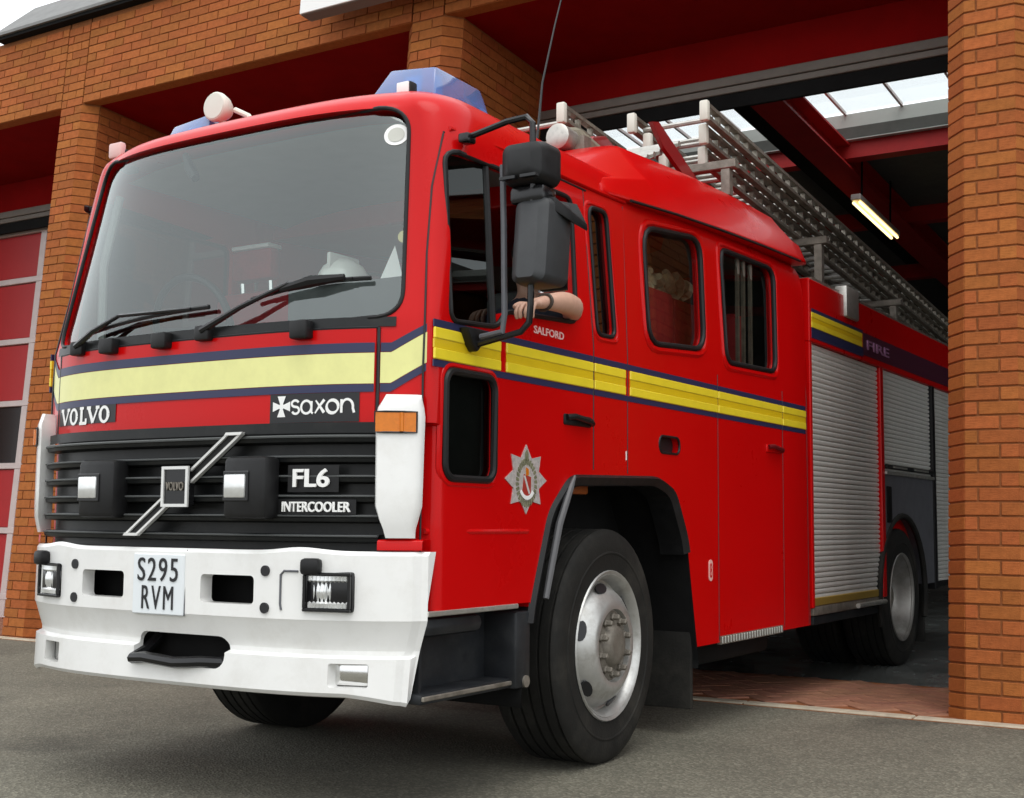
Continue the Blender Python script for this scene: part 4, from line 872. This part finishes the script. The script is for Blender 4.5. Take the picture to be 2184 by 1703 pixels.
# ---- roof gear: blue lights, searchlight, markers, aerial
def blue_lamp(x, y, s):
    b0 = MB().box(-.165, .165, -.10, .32, 0, .035, T=Matrix.Translation((x, y, 2.545)) @ Matrix.Rotation(s * R(6), 4, 'Y')).build('beacon', BLK, fe, bevel=.008)
    Tb = Matrix.Translation((x, y, 2.545)) @ Matrix.Rotation(s * R(6), 4, 'Y')
    lo = [(-.160, -.095), (.155, -.095), (.155, .31), (-.160, .31)]; hi = [(-.095, -.055), (.120, -.055), (.115, .26), (-.095, .26)]
    q = MB().add([Tb @ Vector((a, b, .035)) for a, b in lo] + [Tb @ Vector((a, b, .165)) for a, b in hi], [(3, 2, 1, 0), (4, 5, 6, 7)] + [(i, (i + 1) % 4, 4 + (i + 1) % 4, 4 + i) for i in range(4)])
    q.build('beacon_dome', BLUE, b0, bevel=.012, seg=2, smooth=25)
    MB().lathe([(-.01, .035), (.06, .035)], Tb @ Vector((-.02, .05, .07)), 16, 'z').build('beacon_bulb', BLUEC, b0)
blue_lamp(.585, .665, 1); blue_lamp(-.60, .70, -1)
mk = MB().box(.62, .685, .50, .545, 2.555, 2.615).build('marker_lamp', BLK, fe, bevel=.006); MB().box(.626, .68, .492, .502, 2.562, 2.612).build('lens', LETW, mk, bevel=.004)
mk = MB().box(-.90, -.81, .47, .55, 2.48, 2.57).build('marker_lamp', BLK, fe, bevel=.008); MB().box(-.895, -.815, .445, .48, 2.53, 2.60).build('lens', mat('pink_lens', (.7, .45, .42), .2), mk, bevel=.012)
sl_ = MB().tube([(-.43, .66, 2.55), (-.43, .66, 2.68)], .016, 8).tube([(-.36, .66, 2.72), (-.28, .66, 2.68), (-.22, .66, 2.57)], .012, 8).build('searchlight', IVORY, fe)
Ts = Matrix.Translation((-.435, .64, 2.735)) @ Matrix.Rotation(R(2), 4, 'Z')
q = MB().lathe([(-.032, .058), (-.026, .063), (-.012, .064), (.02, .056), (.05, .038), (.06, .01)], (0, 0, 0), 28, 'y'); q.v = [tuple(Ts @ Vector(p)) for p in q.v]; q.build('lamp_bowl', IVORY, sl_, smooth=40)
q = MB().lathe([(-.037, .005), (-.035, .054), (-.031, .056)], (0, 0, 0), 28, 'y'); q.v = [tuple(Ts @ Vector(p)) for p in q.v]; q.build('lamp_glass', mat('pearl_glass', (.62, .63, .56), .25, coat=.5), sl_, smooth=40)
ae = MB().tube([(.60, 1.55, 2.54), (.60, 1.55, 2.66)], .018, 8).build('aerial_base', BLK, fe); MB().tube([(.60, 1.55, 2.64), (.60, 1.60, 2.95), (.605, 1.70, 3.25), (.61, 1.84, 3.62)], [.006, .005, .004, .003], 6).build('aerial_rod', BLK2, ae)
# ---- ladder gantry: red gussets, ribbed plate, cross bars
gz = lambda y: 3.265 - .084 * (y - 3.12)              # top line of the ladders
for x, gp_ in ((.30, [(2.45, 2.785), (3.30, 2.79), (3.05, 2.96), (2.75, 3.055), (2.62, 3.02)]), (.66, [(2.58, 3.03), (2.66, 3.05), (3.30, 2.80), (3.10, 2.795), (2.72, 2.93)])):
    MB().prism(gp_, x - .012, x + .012, 'x').build('gantry_gusset', mat('dark_red_steel', (.26, .004, .006), .4, coat=.4), fe, smooth=None)
pl_ = MB().add([(.315, 2.50, 2.80), (.645, 2.50, 2.80), (.645, 3.0, 3.02), (.315, 3.0, 3.02)], [(0, 1, 2, 3)]).build('ribbed_plate', ALUD, fe, smooth=None)
for i in range(7):
    t = i / 6; MB().tube([(.32, 2.52 + .46 * t, 2.815 + .205 * t), (.64, 2.52 + .46 * t, 2.815 + .205 * t)], .019, 8).build('plate_rib', ALU, pl_)
for y in (3.3, 4.85, 6.6, 8.4):
    zt_ = gz(y) - .262
    MB().box(-.55, .84, y - .03, y + .03, zt_ - .05, zt_).build('gantry_bar', ALUD, fe, bevel=.005, seg=1)
    for x in (-.5, .2, .78):
        zb_ = 2.80 if y < 4.04 else 2.47
        if zt_ - .05 - zb_ > .005: MB().box(x - .025, x + .025, y - .025, y + .025, zb_ - .01, zt_ - .052).build('gantry_leg', ALUD, fe, smooth=None)
# ---- engine frame things that ride on the roof: two ladders and a hose
LADM = mat('ladder_alloy', (.34, .31, .26), .42, metal=.75, var=.3, vscale=22, dirt=((.10, .07, .04), .6, 9))
def ladder(name, x0, x1, ya, yb, label, sections, dz=0):
    t = thing(name, M, label, 'ladder', None)
    zt = lambda y: gz(y) + dz
    for k in range(sections):
        ins = .05 * k; a, b = ya + .10 * k, yb - .25 * k; zo = -.088 * k
        for x in (x0 + ins, x1 - ins):
            q = MB(); hh = .036
            for zc, wd in ((0, .020), (-.070, .020)):
                q.add([(x + dx, y, zt(y) + zo + zc + dz_) for y in (a, b) for dx in (-wd, wd) for dz_ in (-.020, 0)], [(0, 1, 3, 2), (4, 6, 7, 5), (0, 4, 5, 1), (2, 3, 7, 6), (1, 5, 7, 3), (0, 2, 6, 4)])
            st_ = q.build('stile', ALUD if k else LADM, t, smooth=None)
            nb_ = int((b - a) / .14)
            wm = MB()
            for i in range(nb_):
                y = a + .03 + i * .14; zz = zt(y) + zo
                wm.add([(x + dx, y + dy, zz + dz_) for dz_ in (-.0705, -.0205) for dy in (-.010, .010) for dx in (-.014, .014)], [(0, 2, 3, 1), (4, 5, 7, 6), (0, 1, 5, 4), (2, 6, 7, 3), (0, 4, 6, 2), (1, 3, 7, 5)])
            tag(wm.build('stile_web', LADM, st_, smooth=None), kind='stuff')
            MB().box(x - .026, x + .026, a - .03, a + .012, zt(a) + zo - .105, zt(a) + zo + .010).build('stile_cap', IVORY, st_, bevel=.012)
        rgm = MB().tube([(x0 + ins + .01, 0, 0), (x1 - ins - .01, 0, 0)], .015, 8).mesh('rung', ALU)
        y = a + .12
        while y < b - .05:
            put('rung', rgm, t, Matrix.Translation((0, y, zt(y) + zo - .045))); y += .255
    return t
ladder('extension_ladder', .30, .74, 3.10, 9.1, 'long triple extension ladder on the side of the roof nearest the brick pillar', 3)
ladder('roof_ladder', -.42, .12, 2.62, 7.6, 'second aluminium ladder lying farther across the engine roof', 2, -.085)
hs_ = thing('suction_hose', M, 'short drab suction hose coiled at the front of the crew roof', 'hose')
pth = [(.02 + .40 * math.sin(t * .5), 2.02 + .30 * math.cos(t * .5), 2.86 + .0) for t in range(0, 13)]
MB().tube([(.50, 1.95, 2.80), (.46, 2.15, 2.86), (.40, 2.45, 2.87), (.20, 2.56, 2.87), (-.05, 2.45, 2.87), (-.12, 2.15, 2.86), (-.05, 1.92, 2.80)], .055, 10).build('hose_tube', mat('drab_hose', (.20, .18, .13), .7, var=.3, vscale=20, bump=.4, bscale=40), hs_)
for x in (.505, -.055): MB().lathe([(-.07, .045), (-.06, .062), (-.01, .062), (.0, .058), (.05, .058), (.05, .045)], (x, 1.96, 2.80), 16, 'y').build('coupling', ALU, hs_)
MB().box(-.2, .6, 1.99, 2.06, 2.66, 2.815).build('hose_cradle', ALUD, fe, smooth=None)
# ---- cab interior
MB().box(-.90, .90, .25, .30, 1.05, 1.60).box(-.90, .90, .28, .62, 1.56, 1.645).build('dashboard', INTG, fe, bevel=.03)
MB().box(-.45, -.05, .55, .70, 1.60, 1.72).build('instrument_cowl', INTD, fe, bevel=.04)
MB().box(-.93, .93, .45, 1.02, 1.03, 1.06).box(-.93, .93, 2.32, 3.98, 1.03, 1.06).box(-.93, .93, 1.02, 2.32, 1.20, 1.225).build('cab_floor', INTD, fe, smooth=None)
sw = MB().tube([(-.57 + .22 * math.cos(R(a)), .66 - .05 * math.sin(R(a)), 1.80 + .21 * math.sin(R(a))) for a in range(0, 360, 15)], .016, 8, closed=True).build('steering_wheel', BLK, fe)
MB().tube([(-.79, .66, 1.80), (-.57, .63, 1.78), (-.35, .66, 1.80)], .014, 6).tube([(-.57, .64, 1.78), (-.57, .55, 1.50)], .03, 8).build('wheel_spoke', BLK, sw)
def seat(x, y, m, hb=.62, w=.46):
    b = MB().box(x - w / 2, x + w / 2, y - .46, y, 1.28, 1.42).build('seat', m, fe, bevel=.05)
    MB().box(x - w / 2, x + w / 2, y - .05, y + .10, 1.40, 1.40 + hb).build('backrest', m, b, bevel=.05)
    MB().box(x - w / 2 + .05, x + w / 2 - .05, y - .4, y, 1.06, 1.285).build('seat_base', INTD, b, smooth=None)
seat(-.57, 1.05, SEATR); seat(.54, 1.62, INTD)
MB().box(-.14, .14, .9, 1.4, 1.06, 1.55).build('engine_cover', INTD, fe, bevel=.05)
for x in (-.60, 0, .60): seat(x, 3.25, SEATR, .72, .56)
cs = MB().box(.52, .80, 2.20, 2.585, 1.30, 2.13).build('crew_seat', SEATR, fe, bevel=.04)
MB().box(.52, .79, 2.605, 3.00, 1.30, 2.12).build('crew_seat', SEATR, fe, bevel=.04)
MB().box(-.93, .93, 3.93, 3.965, 1.06, 2.45).build('cab_bulkhead', INTD, fe, smooth=None)
LINE = mat('cab_lining', (.30, .31, .30), .85, var=.08)
MB().grid(lambda x, y: (x, y, 2.480 - .05 * (abs(x) / .8) ** 4), [-.82 + 1.64 * i / 10 for i in range(11)], [.50, 1.2, 2.4, 3.9]).build('headliner', LINE, fe, smooth=40)
for s in (-1, 1): MB().box(.895, .925, .42, 1.30, 1.06, 1.66, T=MIR(s)).build('door_trim', INTG, fe, bevel=.01)
MB().box(-.90, -.14, 1.80, 1.83, 1.06, 2.10).build('seat_partition', LINE, fe, bevel=.01)
for x in (-.66, -.49): MB().tube([(x, 1.05, 1.98), (x, 1.04, 2.10)], .012, 6).build('headrest_post', CHROME, fe)
MB().box(-.70, -.45, 1.00, 1.08, 2.06, 2.21).build('headrest', SEATR, fe, bevel=.03)
MB().box(-.69, -.46, .995, 1.085, 2.205, 2.225).build('headrest_cap', LETW, fe, bevel=.006)
MB().box(.10, .72, .50, .68, 1.64, 1.885).build('radio_console', INTD, fe, bevel=.02)
MB().lathe([(-.02, .022), (.0, .026), (.02, .018)], (.60, .60, 2.05), 14, 'y').build('map_lamp', mat('map_lamp_lens', (.75, .65, .25), .3), fe)
MB().tube([(.60, .61, 2.04), (.60, .64, 1.98), (.60, .62, 1.88)], .007, 6).build('map_lamp_stalk', BLK, fe)
MB().tube([(.12, .58, 1.66), (.10, .60, 1.78), (.14, .62, 1.86), (.18, .62, 1.80), (.20, .60, 1.66)], .008, 6).build('radio_cord', BLK, fe)
MB().tube([(-.86, .42, 1.70), (-.84, .40, 2.05), (-.80, .44, 2.35)], .018, 8).tube([(.84, .42, 1.70), (.82, .40, 2.05), (.78, .44, 2.35)], .018, 8).build('grab_handle', INTG, fe)
# ---- loose things in the cab
cn = thing('canvas_bundle', M, 'cream rolled canvas bundle on top of the red crew seat behind the window', 'bundle')
for k in range(7):
    a = R(k * 51); MB().tube([(.70 + .03 * math.sin(a + i * .9), 2.26 + .10 * k + .06 * math.cos(a + i * 1.1), 2.155 + .016 * i + .02 * math.sin(k * 2.1 + i)) for i in range(6)], [.02, .035, .04, .04, .035, .018], 8).build('roll', CREAM, cn)
hm = thing('fire_helmet', M @ Matrix.Translation((.30, .60, 1.885)) @ Matrix.Scale(.82, 4), 'pale fire helmet resting on the dark dashboard console behind the windscreen', 'helmet')
q = MB().lathe([(0, .155), (.012, .165), (.02, .125), (.06, .118), (.10, .095), (.13, .05), (.14, .004)], (0, 0, 0), 24, 'z'); q.build('shell', mat('helmet_shell', (.55, .56, .52), .3, coat=.4), hm, smooth=50)
MB().box(-.012, .012, -.11, .11, .05, .155).build('comb', mat('helmet_comb', (.5, .5, .47), .35), hm, bevel=.01)
cc_ = thing('paper_sheet', M @ Matrix.Translation((.55, .57, 1.885)), 'white paper folded upright beside the fire helmet behind the windscreen', 'paper')
MB().add([(-.05, 0, 0), (.05, .02, 0), (.0, .03, .14), (0, .06, 0)], [(0, 1, 2), (1, 3, 2), (3, 0, 2)]).build('sheet', LETW, cc_, smooth=None)
# ---- person leaning an arm out of the nearside window
def skin_person():
    V = []; Rr = []; Eg = []
    def vtx(p, r, par=None):
        V.append(p); Rr.append(r if isinstance(r, tuple) else (r, r)); i = len(V) - 1
        if par is not None: Eg.append((par, i))
        return i
    pel = vtx((.52, 1.36, 1.47), (.17, .13))
    wst = vtx((.52, 1.42, 1.60), (.155, .115), pel); chs = vtx((.54, 1.52, 1.76), (.175, .12), wst); upp = vtx((.56, 1.55, 1.88), (.12, .10), chs)
    nk = vtx((.57, 1.56, 1.97), .058, upp); j1 = vtx((.575, 1.56, 2.04), .075, nk); hd = vtx((.575, 1.55, 2.12), (.082, .098), j1); tp = vtx((.575, 1.56, 2.20), (.07, .085), hd)
    for s in (-1, 1):
        h = vtx((.52 + s * .10, 1.15, 1.45), .10, pel); kn = vtx((.52 + s * .13, .80, 1.46), .072, h); an = vtx((.52 + s * .12, .70, 1.13), .05, kn); vtx((.52 + s * .12, .56, 1.10), .045, an)
    # inside arm, hand on the lap
    sh = vtx((.36, 1.52, 1.84), .07, upp); el = vtx((.27, 1.28, 1.64), .052, sh); wr = vtx((.38, .92, 1.58), .035, el); vtx((.43, .84, 1.57), (.045, .022), wr)
    # outside arm over the sill
    s2 = vtx((.76, 1.50, 1.85), .072, upp); a1 = vtx((.90, 1.32, 1.84), .056, s2)
    el2 = vtx((1.015, 1.150, 1.832), .047, a1); f1 = vtx((1.035, 1.04, 1.832), .047, el2); f2 = vtx((1.045, .93, 1.816), .037, f1); w2 = vtx((1.050, .845, 1.800), (.029, .024), f2)
    palm = vtx((1.054, .775, 1.785), (.040, .021), w2)
    return V, Rr, Eg, palm
V_, R_, E_, _p = skin_person()
def skin_mesh(V, Rr, E, root=0, sub=2):
    me = bpy.data.meshes.new('person'); me.from_pydata(V, E, []); o = bpy.data.objects.new('tmp', me); col.objects.link(o)
    md = o.modifiers.new('s', 'SKIN'); md.use_smooth_shade = True; md.branch_smoothing = .4
    for i, d in enumerate(me.skin_vertices[0].data): d.radius = Rr[i]; d.use_root = (i == root)
    sb = o.modifiers.new('u', 'SUBSURF'); sb.levels = sub; sb.render_levels = sub
    r = evalmesh(o); bpy.data.objects.remove(o); return r
pm_ = skin_mesh(V_, R_, E_)
# fingers curl over the sill: each its own chain rooted in the palm
bmj = bmesh.new(); bmj.from_mesh(pm_)
def finger(pts, r0):
    f_ = skin_mesh(pts, [(r0 * k, r0 * k) for k in (1.05, 1, .95, .85)][:len(pts)], [(i, i + 1) for i in range(len(pts) - 1)], 0, 2); bmj.from_mesh(f_)
for k, (dx, ln) in enumerate(((-.024, .96), (-.008, 1.06), (.009, 1.0), (.025, .82))):
    x = 1.062 + dx
    finger([(x - .004, .765, 1.782), (x + dx * .25, .765 - .048 * ln, 1.774), (x + dx * .3, .765 - .070 * ln, 1.746), (x + dx * .2, .765 - .064 * ln, 1.718)], .0095)
finger([(1.030, .790, 1.786), (1.012, .758, 1.786), (1.010, .735, 1.778), (1.012, .715, 1.766)], .0105)
# nose and ears
finger([(.575, 1.465, 2.115), (.575, 1.45, 2.095), (.575, 1.463, 2.085), (.575, 1.47, 2.08)], .014)
for s in (-1, 1): finger([(.575 + s * .078, 1.565, 2.13), (.575 + s * .086, 1.57, 2.115), (.575 + s * .082, 1.565, 2.095), (.575 + s * .078, 1.565, 2.09)], .012)
bmj.to_mesh(pm_); bmj.free()
pm_.materials.clear()
for m in (SHIRT, SKIN): pm_.materials.append(m)
idx = []
for p in pm_.polygons:
    c = p.center; idx.append(1 if (c.z > 1.955 or (c.x > .95 and c.y < 1.25) or (c.y < .98 and .30 < c.x < .46 and 1.52 < c.z < 1.64)) else 0)
pm_.polygons.foreach_set('material_index', idx); pm_.polygons.foreach_set('use_smooth', [True] * len(pm_.polygons))
pe = put('person', pm_); pe.matrix_world = M
tag(pe, 'person in a dark shirt resting a bare forearm on the open cab window', 'person')
q = MB().lathe([(-.02, .094), (.02, .097), (.06, .085), (.085, .05), (.094, .01)], (.575, 1.57, 2.155), 20, 'z'); q.build('hair', HAIR, pe, smooth=60)
MB().tube([(1.049 + .035 * math.cos(R(a)), .868 + .004 * math.sin(R(a)), 1.805 + .030 * math.sin(R(a))) for a in range(0, 360, 20)], .007, 6, closed=True).build('watch_strap', mat('strap_brown', (.05, .035, .025), .6), pe)
